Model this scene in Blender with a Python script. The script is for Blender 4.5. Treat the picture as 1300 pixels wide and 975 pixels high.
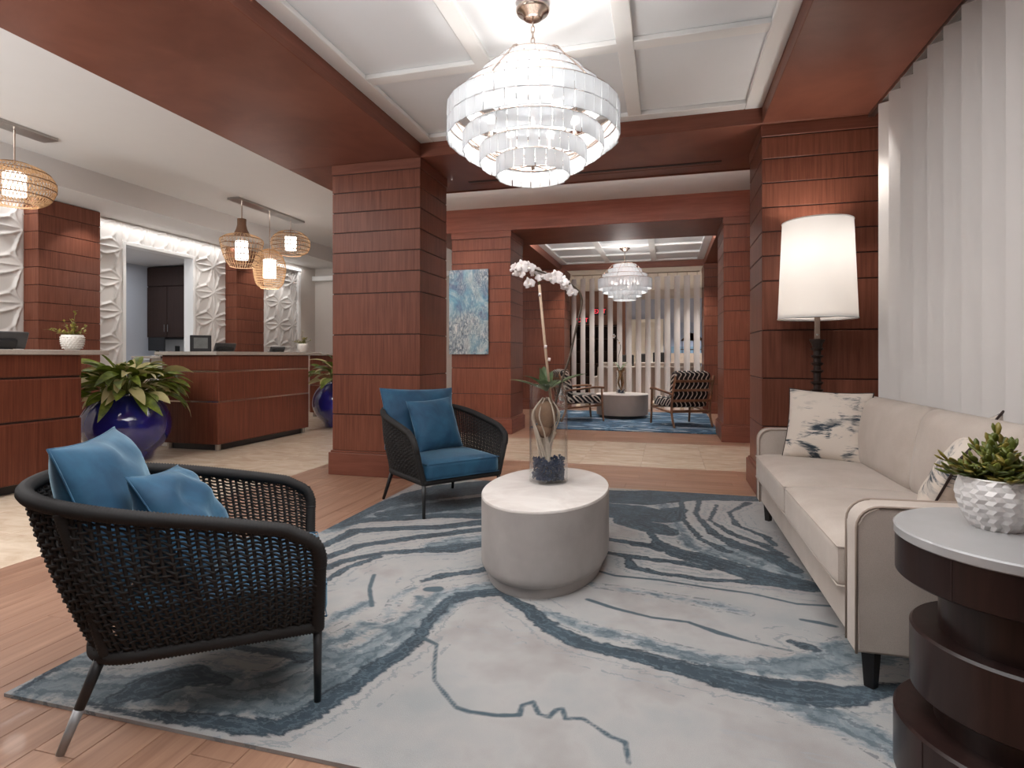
import bpy, bmesh, math, random
from mathutils import Vector, Matrix, Euler
from mathutils.geometry import interpolate_bezier

for _o in list(bpy.data.objects):
    bpy.data.objects.remove(_o)
scene = bpy.context.scene
COL = scene.collection
PI = math.pi
rnd = random.Random(7)

# ------------------------------------------------------------------ camera
cam_d = bpy.data.cameras.new('camera')
cam = bpy.data.objects.new('camera', cam_d)
COL.objects.link(cam)
YAW = math.atan(196 / 727.0)
cam.location = (0, 0, 1.09)
cam.rotation_euler = (PI / 2, 0, YAW)
cam_d.sensor_width = 36
cam_d.lens = 36 * 727 / 1300.0
cam_d.shift_y = -35.5 / 1300.0
cam_d.clip_start = 0.05
scene.camera = cam

# ------------------------------------------------------------------ world and exposure
world = bpy.data.worlds.new('world')
scene.world = world
world.use_nodes = True
world.node_tree.nodes['Background'].inputs[0].default_value = (0.95, 0.97, 1.0, 1)
world.node_tree.nodes['Background'].inputs[1].default_value = 0.05
scene.view_settings.view_transform = 'Standard'
scene.view_settings.look = 'None'
scene.view_settings.exposure = 0.14
scene.view_settings.gamma = 1.0
scene.view_settings.use_curve_mapping = False

# ------------------------------------------------------------------ large lights
def area(name, loc, rot, sx, sy, power, color=(1, 1, 1), spread=180):
    d = bpy.data.lights.new(name, 'AREA')
    d.shape = 'RECTANGLE'; d.size = sx; d.size_y = sy
    d.energy = power; d.color = color; d.spread = math.radians(spread)
    o = bpy.data.objects.new(name, d); COL.objects.link(o)
    o.location = loc; o.rotation_euler = rot
    return o
def spot(name, loc, power, angle=70, color=(1, 0.95, 0.89), target=None, blend=0.6, radius=0.03):
    d = bpy.data.lights.new(name, 'SPOT')
    d.energy = power; d.spot_size = math.radians(angle); d.spot_blend = blend
    d.color = color; d.shadow_soft_size = radius
    o = bpy.data.objects.new(name, d); COL.objects.link(o); o.location = loc
    if target is not None:
        o.rotation_euler = (Vector(target) - Vector(loc)).to_track_quat('-Z', 'Y').to_euler()
    return o
def bulb(name, loc, power, color=(1, 0.965, 0.925), radius=0.03):
    d = bpy.data.lights.new(name, 'POINT')
    d.energy = power; d.color = color; d.shadow_soft_size = radius
    o = bpy.data.objects.new(name, d); COL.objects.link(o); o.location = loc
    return o
# added fill: up-facing areas behind the camera and unseen overhead panels
area('rear_up_fill', (-0.4, -1.8, 1.2), (2.74, 0, 0), 4.4, 1.8, 390, (0.94, 0.975, 1.0), 92)
area('reception_up_fill', (-5.2, -1.4, 1.2), (2.45, 0, 0), 3.0, 1.8, 165, (0.95, 0.98, 1.0), 110)
area('overhead_fill', (-0.7, 1.3, 2.93), (0, 0, 0), 2.2, 2.2, 58, (1, 0.99, 0.98))
area('desk_aisle_fill', (-4.6, 1.6, 3.1), (0, 0, 0), 1.6, 2.2, 75, (1, 0.985, 0.97))
spot('screen_end_fill', (1.28, 4.28, 2.83), 34, 44, color=(1, .97, .93), target=(1.45, 4.45, 1.1), radius=.03)  # added spot that brightens the first louvre fin, no fixture there
# added fill strips hidden behind the beams to brighten the ceilings above
area('aisle_ceiling_fill', (-1.2, 5.80, 2.90), (2.8, 0, 0), 4.2, 0.06, 150, (1, 0.99, 0.98), 130)
for _y in (4.3, 5.3, 6.3, 7.3, 8.3, 9.2):
    spot('wall_washer', (-6.35, _y, 2.86), 19, 75, color=(1, .965, .93), target=(-7.0, _y, 1.5), radius=.03)
area('far_bay_ceiling_fill', (-0.7, 8.90, 2.90), (2.75, 0, 0), 2.6, 0.05, 50, (1, 0.98, 0.96))  # second added strip, brightens the far coffers
# cove strip washing the carved wall behind the desks
area('cove_strip', (-6.86, 6.7, 2.86), (0, 0, 0), 0.05, 6.4, 17, (1, 0.99, 0.98))

# ------------------------------------------------------------------ helpers: materials
def srgb(r, g, b):
    f = lambda c: (c / 255 / 12.92) if c / 255 <= 0.04045 else ((c / 255 + 0.055) / 1.055) ** 2.4
    return (f(r), f(g), f(b), 1)
class NT:
    def __init__(s, name):
        s.m = bpy.data.materials.new(name); s.m.use_nodes = True
        s.t = s.m.node_tree; s.n = s.t.nodes; s.l = s.t.links
        s.b = s.n['Principled BSDF']; s.out = s.n['Material Output']
        s.tc = s.n.new('ShaderNodeTexCoord')
    def node(s, typ, **kw):
        n = s.n.new(typ)
        for k, v in kw.items():
            setattr(n, k, v)
        return n
    def put(s, sock, val):
        if isinstance(val, bpy.types.NodeSocket): s.l.new(val, sock)
        else: sock.default_value = val
    def coord(s, scale=(1, 1, 1), kind='Object', rot=(0, 0, 0), rand=False):
        mp = s.node('ShaderNodeMapping')
        s.l.new(s.tc.outputs[kind], mp.inputs[0])
        mp.inputs['Scale'].default_value = scale; mp.inputs['Rotation'].default_value = rot
        if rand:
            oi = s.node('ShaderNodeObjectInfo')
            mu = s.node('ShaderNodeMath', operation='MULTIPLY'); s.l.new(oi.outputs['Random'], mu.inputs[0]); mu.inputs[1].default_value = 37
            cb = s.node('ShaderNodeCombineXYZ')
            for i in range(3): s.l.new(mu.outputs[0], cb.inputs[i])
            s.l.new(cb.outputs[0], mp.inputs['Location'])
        return mp.outputs[0]
    def noise(s, vec, scale=5, detail=4, rough=0.55, dist=0.0):
        n = s.node('ShaderNodeTexNoise'); s.l.new(vec, n.inputs['Vector'])
        n.inputs['Scale'].default_value = scale; n.inputs['Detail'].default_value = detail
        n.inputs['Roughness'].default_value = rough; n.inputs['Distortion'].default_value = dist
        return n.outputs['Fac']
    def ramp(s, fac, stops, interp='LINEAR'):
        r = s.node('ShaderNodeValToRGB'); s.l.new(fac, r.inputs[0]); e = r.color_ramp
        e.interpolation = interp
        while len(e.elements) < len(stops): e.elements.new(0.5)
        for el, (p, c) in zip(e.elements, stops): el.position = p; el.color = c
        return r.outputs[0]
    def mix(s, fac, a, b, mode='MIX'):
        m = s.node('ShaderNodeMix', data_type='RGBA', blend_type=mode)
        s.put(m.inputs[0], fac); s.put(m.inputs[6], a); s.put(m.inputs[7], b)
        return m.outputs[2]
    def math(s, op, a, b=0.0, clamp=False):
        m = s.node('ShaderNodeMath', operation=op, use_clamp=clamp)
        s.put(m.inputs[0], a); s.put(m.inputs[1], b)
        return m.outputs[0]
    def bump(s, h, strength=0.3, dist=0.005):
        b = s.node('ShaderNodeBump'); s.l.new(h, b.inputs['Height'])
        b.inputs['Strength'].default_value = strength; b.inputs['Distance'].default_value = dist
        s.l.new(b.outputs[0], s.b.inputs['Normal'])
    def done(s, color=None, rough=0.5, metal=0.0, **kw):
        if color is not None: s.put(s.b.inputs['Base Color'], color)
        s.put(s.b.inputs['Roughness'], rough); s.b.inputs['Metallic'].default_value = metal
        for k, v in kw.items(): s.put(s.b.inputs[k.replace('_', ' ')], v)
        return s.m
def plain(name, c, rough=0.5, metal=0.0, var=0.12, nscale=6, bump=0.0, bscale=200, bdist=0.001, **kw):
    t = NT(name); v = t.coord()
    n = t.noise(v, nscale, 4)
    d = tuple(x * (1 - var) for x in c[:3]) + (1,); h = tuple(min(1, x * (1 + var)) for x in c[:3]) + (1,)
    col = t.mix(n, d, h)
    if bump: t.bump(t.noise(v, bscale, 2), bump, bdist)
    return t.done(col, rough, metal, **kw)
def wood(name, dark, light, grain=(60, 60, 2.5), rough=0.35, rand=True, coat=0.04, bump=0.05, big=1.2):
    t = NT(name); v = t.coord(grain, rand=rand); v2 = t.coord(rand=rand)
    g = t.noise(v, 1.0, 5, 0.6, 0.4); b = t.noise(v2, big, 3)
    f = t.math('ADD', t.math('MULTIPLY', g, 0.65), t.math('MULTIPLY', b, 0.35))
    col = t.ramp(f, [(0.3, dark), (0.7, light)])
    t.bump(g, bump, 0.001)
    return t.done(col, rough, Coat_Weight=coat, Coat_Roughness=0.25, Specular_IOR_Level=0.22)
def glow(name, c, strength):
    t = NT(name)
    t.b.inputs['Emission Color'].default_value = c; t.b.inputs['Emission Strength'].default_value = strength
    return t.done(c, 0.6)

M = {}
M['panel'] = wood('mahogany_panel', srgb(90, 48, 35), srgb(134, 83, 65), grain=(55, 55, 2.2), rough=0.4)
M['panel_h'] = wood('mahogany_beam', srgb(102, 58, 45), srgb(134, 84, 68), grain=(2.0, 2.0, 30), rough=0.42)
M['panel_core'] = plain('dark_joint', srgb(48, 20, 13), 0.6)
M['desk'] = wood('desk_mahogany', srgb(80, 40, 29), srgb(122, 70, 52), grain=(60, 60, 2.0), rough=0.4)
M['white_wall'] = plain('painted_plaster', srgb(214, 207, 200), 0.85, var=0.02, bump=0.1)
M['white_ceiling'] = plain('white_ceiling_paint', srgb(214, 211, 209), 0.75, var=0.02)
M['coffer'] = plain('coffer_paint', srgb(226, 228, 230), 0.5, var=0.02)
M['trim_white'] = plain('white_trim', srgb(234, 233, 231), 0.4, var=0.02)
M['relief'] = plain('white_relief_panel', srgb(215, 211, 207), 0.42, var=0.02)
M['counter'] = plain('grey_quartz', srgb(176, 168, 160), 0.25, var=0.18, nscale=60)
M['inlay'] = plain('metal_inlay', srgb(205, 185, 170), 0.25, 0.9, var=0.02)
M['steel'] = plain('brushed_steel', srgb(176, 172, 168), 0.28, 1.0, var=0.05, nscale=40)
M['nickel'] = plain('champagne_nickel', srgb(190, 172, 160), 0.25, 1.0, var=0.04)
M['black'] = plain('black_plastic', srgb(34, 34, 36), 0.35, var=0.1)
M['screen_grey'] = plain('grey_plastic', srgb(70, 70, 72), 0.3, var=0.1)
M['white_glaze'] = plain('white_glaze', srgb(232, 228, 222), 0.3, var=0.03)
M['soil'] = plain('soil', srgb(52, 38, 28), 0.95, var=0.5, nscale=80)

# ------------------------------------------------------------------ helpers: objects
def link(o, parent=None):
    COL.objects.link(o)
    if parent is not None: o.parent = parent
    return o
def mesh_obj(name, me, mat=None, parent=None, loc=None, rot=None, kind=None, label=None):
    o = bpy.data.objects.new(name, me)
    if mat is not None and not me.materials: me.materials.append(mat)
    link(o, parent)
    if loc is not None: o.location = loc
    if rot is not None: o.rotation_euler = rot
    if kind: o['kind'] = kind
    if label: o['label'] = label
    return o
def bm_mesh(name, bm, smooth=False):
    me = bpy.data.meshes.new(name)
    bmesh.ops.recalc_face_normals(bm, faces=bm.faces[:])
    bm.to_mesh(me); bm.free()
    if smooth:
        for p in me.polygons: p.use_smooth = True
    return me
def obj(name, bm, mat, parent=None, smooth=False, **kw):
    me = bm_mesh(name, bm, smooth)
    return mesh_obj(name, me, mat, parent, **kw)
def tag(o, label, cat, group=None):
    o['label'] = label; o['category'] = cat
    if group: o['group'] = group
    return o
def thing(name, label, cat, loc=(0, 0, 0), rz=0.0, group=None):
    o = bpy.data.objects.new(name, None); COL.objects.link(o)
    o.empty_display_size = 0.1
    o.location = loc; o.rotation_euler = (0, 0, rz)
    return tag(o, label, cat, group)
def copy_tree(o, parent=None):
    c = o.copy(); COL.objects.link(c)
    if parent is not None: c.parent = parent
    for ch in list(o.children): copy_tree(ch, c)
    return c
def auto_smooth(me, ang=40):
    for p in me.polygons: p.use_smooth = True
    try: me.set_sharp_from_angle(angle=math.radians(ang))
    except Exception: pass
    return me

def add_box(bm, x0, x1, y0, y1, z0, z1, bev=0.0, seg=1, mtx=None):
    r = bmesh.ops.create_cube(bm, size=1.0)
    vs = r['verts']
    for v in vs:
        v.co = Vector((x0 + (v.co.x + .5) * (x1 - x0), y0 + (v.co.y + .5) * (y1 - y0), z0 + (v.co.z + .5) * (z1 - z0)))
    if mtx is not None:
        for v in vs: v.co = mtx @ v.co
    if bev:
        es = {e for v in vs for e in v.link_edges}
        bmesh.ops.bevel(bm, geom=list(es), offset=bev, segments=seg, profile=0.5, affect='EDGES')
    return bm
def box(x0, x1, y0, y1, z0, z1, bev=0.0, seg=1):
    return add_box(bmesh.new(), x0, x1, y0, y1, z0, z1, bev, seg)
def add_lathe(bm, prof, n=32, sx=1.0, sy=1.0, c=(0, 0, 0), cap0=True, cap1=True):
    rings = []
    for r, z in prof:
        rings.append([bm.verts.new((c[0] + r * sx * math.cos(2 * PI * k / n), c[1] + r * sy * math.sin(2 * PI * k / n), c[2] + z)) for k in range(n)])
    for a, b in zip(rings, rings[1:]):
        for k in range(n):
            bm.faces.new((a[k], a[(k + 1) % n], b[(k + 1) % n], b[k]))
    if cap0: bm.faces.new(rings[0])
    if cap1: bm.faces.new(rings[-1])
    return bm
def lathe(prof, n=32, **kw): return add_lathe(bmesh.new(), prof, n, **kw)
def add_tube(bm, pts, r, n=8, closed=False, caps=True):
    pts = [Vector(p) for p in pts]; N = len(pts)
    rad = r if isinstance(r, (list, tuple)) else [r] * N
    tang = []
    for i in range(N):
        a = pts[(i - 1) % N] if (closed or i > 0) else pts[i]
        b = pts[(i + 1) % N] if (closed or i < N - 1) else pts[i]
        t = (b - a); tang.append(t.normalized() if t.length > 1e-9 else Vector((0, 0, 1)))
    up = Vector((0, 0, 1))
    if abs(tang[0].dot(up)) > 0.95: up = Vector((1, 0, 0))
    nrm = (up - tang[0] * up.dot(tang[0])).normalized()
    rings = []
    for i in range(N):
        nrm = (nrm - tang[i] * nrm.dot(tang[i])).normalized()
        bn = tang[i].cross(nrm)
        rings.append([bm.verts.new(pts[i] + (nrm * math.cos(2 * PI * k / n) + bn * math.sin(2 * PI * k / n)) * rad[i]) for k in range(n)])
    m = N if closed else N - 1
    for i in range(m):
        a, b = rings[i], rings[(i + 1) % N]
        for k in range(n):
            bm.faces.new((a[k], a[(k + 1) % n], b[(k + 1) % n], b[k]))
    if caps and not closed:
        bm.faces.new(rings[0]); bm.faces.new(rings[-1])
    return bm
def tube(pts, r, n=8, **kw): return add_tube(bmesh.new(), pts, r, n, **kw)
def smooth_path(pts, per=6):
    P = [Vector(p) for p in pts]; out = []
    for i in range(len(P) - 1):
        p0 = P[max(i - 1, 0)]; p1 = P[i]; p2 = P[i + 1]; p3 = P[min(i + 2, len(P) - 1)]
        for k in range(per):
            t = k / per
            out.append(0.5 * ((2 * p1) + (p2 - p0) * t + (2 * p0 - 5 * p1 + 4 * p2 - p3) * t * t + (3 * p1 - p0 - 3 * p2 + p3) * t ** 3))
    out.append(P[-1]); return out
def rounded_block(w, d, h, r, seg=3, puff=0.0, nx=10):
    """soft cushion block centred in x,y with base z=0"""
    bm = bmesh.new()
    bmesh.ops.create_grid(bm, x_segments=1, y_segments=1, size=0.5); bm.clear()
    add_box(bm, -w / 2, w / 2, -d / 2, d / 2, 0, h)
    bmesh.ops.subdivide_edges(bm, edges=bm.edges[:], cuts=nx, use_grid_fill=True)
    for v in bm.verts:
        x, y, z = v.co; zc = h / 2
        # clamp into rounded box
        ix = max(-w / 2 + r, min(w / 2 - r, x)); iy = max(-d / 2 + r, min(d / 2 - r, y)); iz = max(r, min(h - r, z))
        dv = Vector((x - ix, y - iy, z - iz))
        if dv.length > 1e-6: dv = dv.normalized() * r
        p = Vector((ix, iy, iz)) + dv
        if puff:
            f = max(0, 1 - (2 * x / w) ** 2) * max(0, 1 - (2 * y / d) ** 2)
            if z > h * 0.5: p.z += puff * math.sqrt(f)
        v.co = p
    return bm
def pillow(w, h, t, n=18, pinch=0.06, wr=0.0, seed=0):
    """throw pillow lying in the x-z plane (thickness along y), centre at origin"""
    bm = bmesh.new(); rr = random.Random(seed); ph = [rr.uniform(0, 6) for _ in range(6)]
    def pt(u, v, s):
        e = max(0.0, (1 - abs(u) ** 2.6)) ** 0.55 * max(0.0, (1 - abs(v) ** 2.6)) ** 0.55
        x = u * w / 2 * (1 - pinch * (1 - v * v) * abs(u)) ; z = v * h / 2 * (1 - pinch * (1 - u * u) * abs(v))
        wk = wr * e * (math.sin(6 * u + 4 * v + ph[0]) * .5 + math.sin(9 * v - 5 * u + ph[1]) * .35 + math.sin(14 * u * v + ph[2]) * .3)
        return Vector((x, s * (e * t / 2 + wk), z))
    G = {}
    for s in (1, -1):
        for i in range(n + 1):
            for j in range(n + 1):
                u = math.sin(PI / 2 * (2 * i / n - 1)); v = math.sin(PI / 2 * (2 * j / n - 1))
                if s < 0 and (i in (0, n) or j in (0, n)): G[s, i, j] = G[1, i, j]
                else: G[s, i, j] = bm.verts.new(pt(u, v, s))
    for s in (1, -1):
        for i in range(n):
            for j in range(n):
                q = (G[s, i, j], G[s, i + 1, j], G[s, i + 1, j + 1], G[s, i, j + 1])
                try: bm.faces.new(q if s < 0 else q[::-1])
                except ValueError: pass
    return bm
def piping_pts(w, h, pinch=0.06, n=14):
    pts = []
    for a in range(4):
        for k in range(n):
            t = -1 + 2 * k / n
            u, v = ((t, -1), (1, t), (-t, 1), (-1, -t))[a]
            pts.append((u * w / 2 * (1 - pinch * (1 - v * v) * abs(u)), 0, v * h / 2 * (1 - pinch * (1 - u * u) * abs(v))))
    return pts
def leaf_mesh(name, L, W, bend=0.3, n=5, fold=0.25, tip=1.4, mat=None, thick=0.0):
    """leaf along +x from the origin, rising in z then bending down"""
    bm = bmesh.new(); rows = []
    for i in range(n + 1):
        t = i / n; w = W / 2 * (math.sin(PI * min(1, t ** 0.75)) ** 0.8 if 0 < t < 1 else 0.04) 
        x = L * math.sin(t * (1.0)) / math.sin(1.0); z = -bend * L * t * t
        rows.append([bm.verts.new((x, -w, z + fold * w)), bm.verts.new((x, 0, z)), bm.verts.new((x, w, z + fold * w))])
    for a, b in zip(rows, rows[1:]):
        bm.faces.new((a[0], a[1], b[1], b[0])); bm.faces.new((a[1], a[2], b[2], b[1]))
    if thick:
        bmesh.ops.recalc_face_normals(bm, faces=bm.faces[:])
        bmesh.ops.solidify(bm, geom=bm.faces[:], thickness=thick)
    me = bm_mesh(name, bm, True)
    if mat: me.materials.append(mat)
    return me
RUG_DARK=[[(-0.683,2.467,0.031),(-0.563,2.359,0.039),(-0.439,2.227,0.047),(-0.319,2.149,0.046),(-0.181,2.118,0.044),(-0.051,2.089,0.046),(0.085,2.051,0.054),(0.214,2.029,0.064),(0.336,2.009,0.069),(0.458,2.016,0.073),(0.566,2.033,0.058),(0.651,2.081,0.037),(0.753,2.134,0.026)],[(-0.748,2.51,0.04),(-0.877,2.44,0.042),(-0.936,2.341,0.031),(-0.935,2.173,0.027),(-0.916,2.024,0.031),(-0.936,1.882,0.039),(-0.972,1.78,0.043),(-0.99,1.664,0.04),(-1.014,1.571,0.039),(-1.041,1.494,0.041),(-1.093,1.437,0.036)],[(-0.449,4.445,0.201),(-0.178,4.475,0.218),(0.092,4.636,0.195),(0.329,4.67,0.149),(0.592,4.682,0.119)],[(-0.41,4.055,0.185),(-0.221,4.022,0.203),(-0.039,3.98,0.158),(0.083,4.188,0.064)],[(-0.237,3.796,0.104),(-0.091,3.704,0.115),(0.005,3.635,0.078)],[(-0.102,3.606,0.021),(-0.046,3.403,0.039),(0.065,3.261,0.074),(0.223,3.176,0.084),(0.387,3.059,0.085),(0.502,3.0,0.092),(0.642,2.954,0.072)],[(-0.344,3.406,0.024),(-0.185,3.366,0.039),(-0.095,3.349,0.043),(-0.032,3.288,0.035)],[(-0.321,3.172,0.021),(-0.197,3.147,0.028),(-0.077,3.123,0.028),(0.062,3.112,0.034),(0.194,3.069,0.032)],[(-0.198,3.097,0.019),(-0.168,2.984,0.038),(-0.028,2.928,0.024),(0.184,2.915,0.023),(0.391,2.931,0.029),(0.643,2.917,0.034)],[(0.251,4.59,0.017),(0.194,4.099,0.019),(0.275,3.68,0.031),(0.392,3.48,0.056),(0.537,3.345,0.064),(0.623,3.153,0.045)],[(0.355,4.387,0.013),(0.274,3.976,0.016),(0.385,3.691,0.025),(0.542,3.521,0.031),(0.606,3.349,0.023)],[(0.586,4.515,0.028),(0.414,4.193,0.013),(0.433,3.895,0.02),(0.569,3.696,0.023),(0.597,3.536,0.019)],[(0.105,4.453,0.02),(0.112,3.911,0.016),(0.194,3.552,0.022),(0.32,3.36,0.033)],[(0.458,2.358,0.019),(0.493,2.34,0.03),(0.535,2.321,0.019)],[(-2.036,3.311,0.043),(-1.978,3.758,0.082),(-1.835,4.072,0.165),(-1.668,4.316,0.223),(-1.415,4.549,0.21)],[(-1.865,3.544,0.067),(-1.673,3.714,0.114),(-1.502,3.886,0.142),(-1.27,4.082,0.124)],[(-2.036,3.18,0.045),(-1.914,3.386,0.053),(-1.673,3.495,0.054),(-1.464,3.618,0.055),(-1.166,3.676,0.075)],[(-1.88,2.868,0.034),(-1.85,3.163,0.051),(-1.627,3.27,0.047),(-1.388,3.354,0.048),(-1.128,3.556,0.067)],[(-1.767,2.674,0.036),(-1.68,2.922,0.037),(-1.484,3.099,0.041),(-1.265,3.274,0.043),(-1.081,3.408,0.044)],[(-1.67,2.567,0.031),(-1.644,2.673,0.032),(-1.495,2.841,0.029),(-1.321,2.933,0.038),(-1.162,3.006,0.066),(-0.998,3.146,0.044)],[(-1.58,2.41,0.024),(-1.569,2.594,0.024),(-1.492,2.784,0.018)],[(-1.129,2.532,0.015),(-1.062,2.626,0.028),(-0.946,2.699,0.029),(-0.866,2.783,0.033)],[(-1.667,1.425,0.044),(-1.628,1.495,0.083),(-1.56,1.577,0.068),(-1.407,1.586,0.02)],[(-1.762,1.371,0.009),(-1.555,1.372,0.016),(-1.379,1.394,0.028),(-1.204,1.409,0.039),(-1.083,1.429,0.039),(-1.041,1.511,0.045),(-0.999,1.65,0.047)],[(-1.764,1.783,0.017),(-1.464,1.783,0.02),(-1.242,1.785,0.032)],[(-2.016,1.36,0.013),(-2.021,1.421,0.013),(-2.052,1.549,0.017)]]
RUG_MID=[[(-0.503,2.353,0.022),(-0.3,2.264,0.029),(-0.122,2.23,0.035),(0.043,2.172,0.039),(0.195,2.125,0.05),(0.388,2.147,0.061),(0.551,2.236,0.069),(0.684,2.351,0.094),(0.871,2.47,0.104)],[(0.184,2.008,0.029),(0.33,1.969,0.044),(0.411,1.919,0.052),(0.489,1.885,0.062),(0.556,1.83,0.057),(0.619,1.754,0.052)],[(-0.783,2.554,0.068),(-0.937,2.424,0.078),(-0.974,2.163,0.084),(-1.014,1.927,0.102),(-1.077,1.752,0.112),(-1.12,1.656,0.125),(-1.159,1.568,0.126)],[(-0.043,4.483,0.048),(0.049,3.894,0.041),(0.119,3.447,0.038),(0.252,3.254,0.051)],[(0.31,3.38,0.103),(0.454,3.238,0.106),(0.577,3.08,0.095)],[(-0.38,2.706,0.011),(-0.147,2.688,0.016),(0.053,2.651,0.025),(0.203,2.625,0.033),(0.326,2.577,0.014)],[(-2.077,3.169,0.129),(-2.014,3.562,0.19),(-1.766,3.689,0.241),(-1.511,3.82,0.245),(-1.214,3.9,0.243)],[(-1.281,3.029,0.062),(-1.17,3.1,0.108),(-1.023,3.224,0.093)],[(-1.137,2.448,0.015),(-1.163,2.338,0.014),(-1.119,2.166,0.015),(-1.149,1.998,0.017)],[(-1.065,2.364,0.01),(-1.001,2.155,0.014),(-0.979,2.006,0.012)],[(-1.344,2.003,0.029),(-1.302,2.117,0.036),(-1.265,2.238,0.023)],[(-1.239,1.833,0.037),(-1.198,1.948,0.042),(-1.187,2.065,0.023)],[(-2.057,1.364,0.034),(-1.904,1.437,0.076),(-1.665,1.47,0.106),(-1.535,1.552,0.11),(-1.311,1.535,0.109),(-1.175,1.617,0.141),(-1.186,1.782,0.105)],[(-2.052,1.549,0.069),(-1.924,1.698,0.142),(-1.698,1.844,0.131),(-1.372,1.889,0.115)]]
RUG_THIN=[[(-0.893,2.023,0.009),(-0.829,1.994,0.006),(-0.783,1.861,0.005),(-0.745,1.771,0.005),(-0.672,1.699,0.006),(-0.624,1.652,0.006),(-0.576,1.642,0.007),(-0.491,1.647,0.007),(-0.425,1.665,0.007),(-0.431,1.716,0.006),(-0.401,1.741,0.007),(-0.371,1.686,0.006),(-0.338,1.679,0.007),(-0.325,1.721,0.006),(-0.306,1.731,0.006),(-0.291,1.685,0.007),(-0.239,1.699,0.007),(-0.195,1.669,0.006),(-0.153,1.639,0.006),(-0.111,1.625,0.006),(-0.096,1.543,0.004)],[(-0.386,2.913,0.009),(-0.244,2.846,0.009),(-0.028,2.846,0.009),(0.178,2.813,0.009),(0.372,2.792,0.009),(0.548,2.727,0.008),(0.694,2.743,0.008)],[(-0.336,2.536,0.012),(-0.212,2.476,0.01),(-0.06,2.43,0.008),(0.084,2.427,0.009),(0.2,2.361,0.015),(0.309,2.318,0.006),(0.444,2.286,0.005)],[(0.533,2.569,0.009),(0.597,2.558,0.014),(0.651,2.54,0.009)],[(-1.391,2.549,0.01),(-1.331,2.395,0.008),(-1.225,2.226,0.008)],[(-1.062,2.457,0.025),(-1.025,2.467,0.031)]]
# ================================================================== the setting
SOF = 2.85; CEIL = 2.97; AISLE = 3.18; REC = 3.15
def struct(name, parent=None):
    o = bpy.data.objects.new(name, None); COL.objects.link(o); o['kind'] = 'structure'
    return o
def structure(name, bm, mat):
    o = obj(name, bm, mat); o['kind'] = 'structure'; return o

# ---- floor: sub-floor slab with planks and stone tiles laid on it
floor = structure('floor', box(-9.3, 2.2, -0.6, 18.2, -0.08, -0.012), plain('floor_grout', srgb(112, 84, 66), 0.8))
def plank_mat():
    t = NT('oak_floor'); v = t.coord((26, 1.6, 26), rand=True); v2 = t.coord(rand=True)
    g = t.noise(v, 1.0, 5, 0.6, 0.6); b = t.noise(v2, 2.0, 2)
    oi = t.node('ShaderNodeObjectInfo')
    base = t.ramp(g, [(0.3, srgb(140, 104, 84)), (0.72, srgb(176, 138, 114))])
    col = t.mix(t.math('MULTIPLY', oi.outputs['Random'], 0.30), base, srgb(124, 88, 70))
    t.bump(g, 0.06, 0.001)
    return t.done(col, t.math('ADD', t.math('MULTIPLY', b, 0.15), 0.34), Coat_Weight=0.05)
def tile_mat():
    t = NT('travertine_tile'); v = t.coord((2.5, 6, 6), rand=True)
    n = t.noise(v, 1.3, 6, 0.62, 0.8)
    col = t.ramp(n, [(0.3, srgb(204, 182, 158)), (0.7, srgb(234, 218, 197))])
    return t.done(col, 0.24)
M['plank'] = plank_mat(); M['tile'] = tile_mat()
_cache = {}
def slab(name, w, d, mat, th=0.012):
    k = (name, round(w, 3), round(d, 3))
    if k not in _cache:
        me = bm_mesh(name, box(0.0008, w - 0.0008, 0.0008, d - 0.0008, -th, 0, 0.0012), False); me.materials.append(mat); _cache[k] = me
    return _cache[k]
def lay(name, x0, x1, y0, y1, w, d, mat, stagger=True):
    nx = max(1, round((x1 - x0) / w)); w = (x1 - x0) / nx
    for i in range(nx):
        y = y0; first = (d * ((i * 0.37) % 1.0 * 0.8 + 0.2)) if stagger else d
        k = 0
        while y < y1 - 1e-4:
            dd = min(first if k == 0 else d, y1 - y)
            if y1 - y - dd < 0.08: dd = y1 - y
            mesh_obj(name, slab(name, w, dd, mat), None, floor, (x0 + i * w, y, 0))
            y += dd; k += 1
lay('floor_plank', -3.3, -1.98, 0.3, 5.78, 0.132, 1.1, M['plank'])
lay('floor_plank', -1.98, 0.9, 0.3, 1.42, 0.144, 1.12, M['plank'])
def lay_across(name, x0, x1, y0, y1, w, d, mat):
    ny = max(1, round((y1 - y0) / w)); w = (y1 - y0) / ny
    for i in range(ny):
        x = x0; k = 0
        while x < x1 - 1e-4:
            dd = min(d * ((i * 0.37) % 1.0 * 0.8 + 0.2) if k == 0 else d, x1 - x)
            mesh_obj(name, slab(name, w, dd, mat), None, floor, (x, y0 + (i + 1) * w, 0), (0, 0, -PI / 2))
            x += dd; k += 1
lay_across('floor_plank', -1.98, 0.9, 4.70, 5.78, 0.135, 1.1, M['plank'])
lay_across('floor_plank', -3.3, 1.2, 7.38, 8.4, 0.20, 1.3, M['plank'])
# parts of the floor that lie under the rugs and the sofa: one plain stretch of boards
obj('floor_board_field', box(-1.98, 2.2, 1.42, 4.70, -0.012, -0.002), M['plank'], floor, kind='stuff')
obj('floor_board_field', box(-3.6, 2.2, 8.4, 12.4, -0.012, -0.001), M['plank'], floor, kind='stuff')
obj('floor_board_field', box(0.9, 2.2, 0.3, 1.42, -0.012, -0.002), M['plank'], floor, kind='stuff')
obj('floor_board_field', box(0.9, 2.2, 4.70, 5.78, -0.012, -0.002), M['plank'], floor, kind='stuff')
lay('floor_tile', -9.2, -3.3, 1.4, 12.2, 0.6, 0.6, M['tile'], stagger=False)
lay('floor_tile', -3.3, 2.2, 5.78, 7.38, 0.61, 0.535, M['tile'], stagger=False)
obj('floor_board_field', box(-9.2, 2.2, 12.4, 18.0, -0.012, -0.001), M['tile'], floor, kind='stuff')

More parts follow.
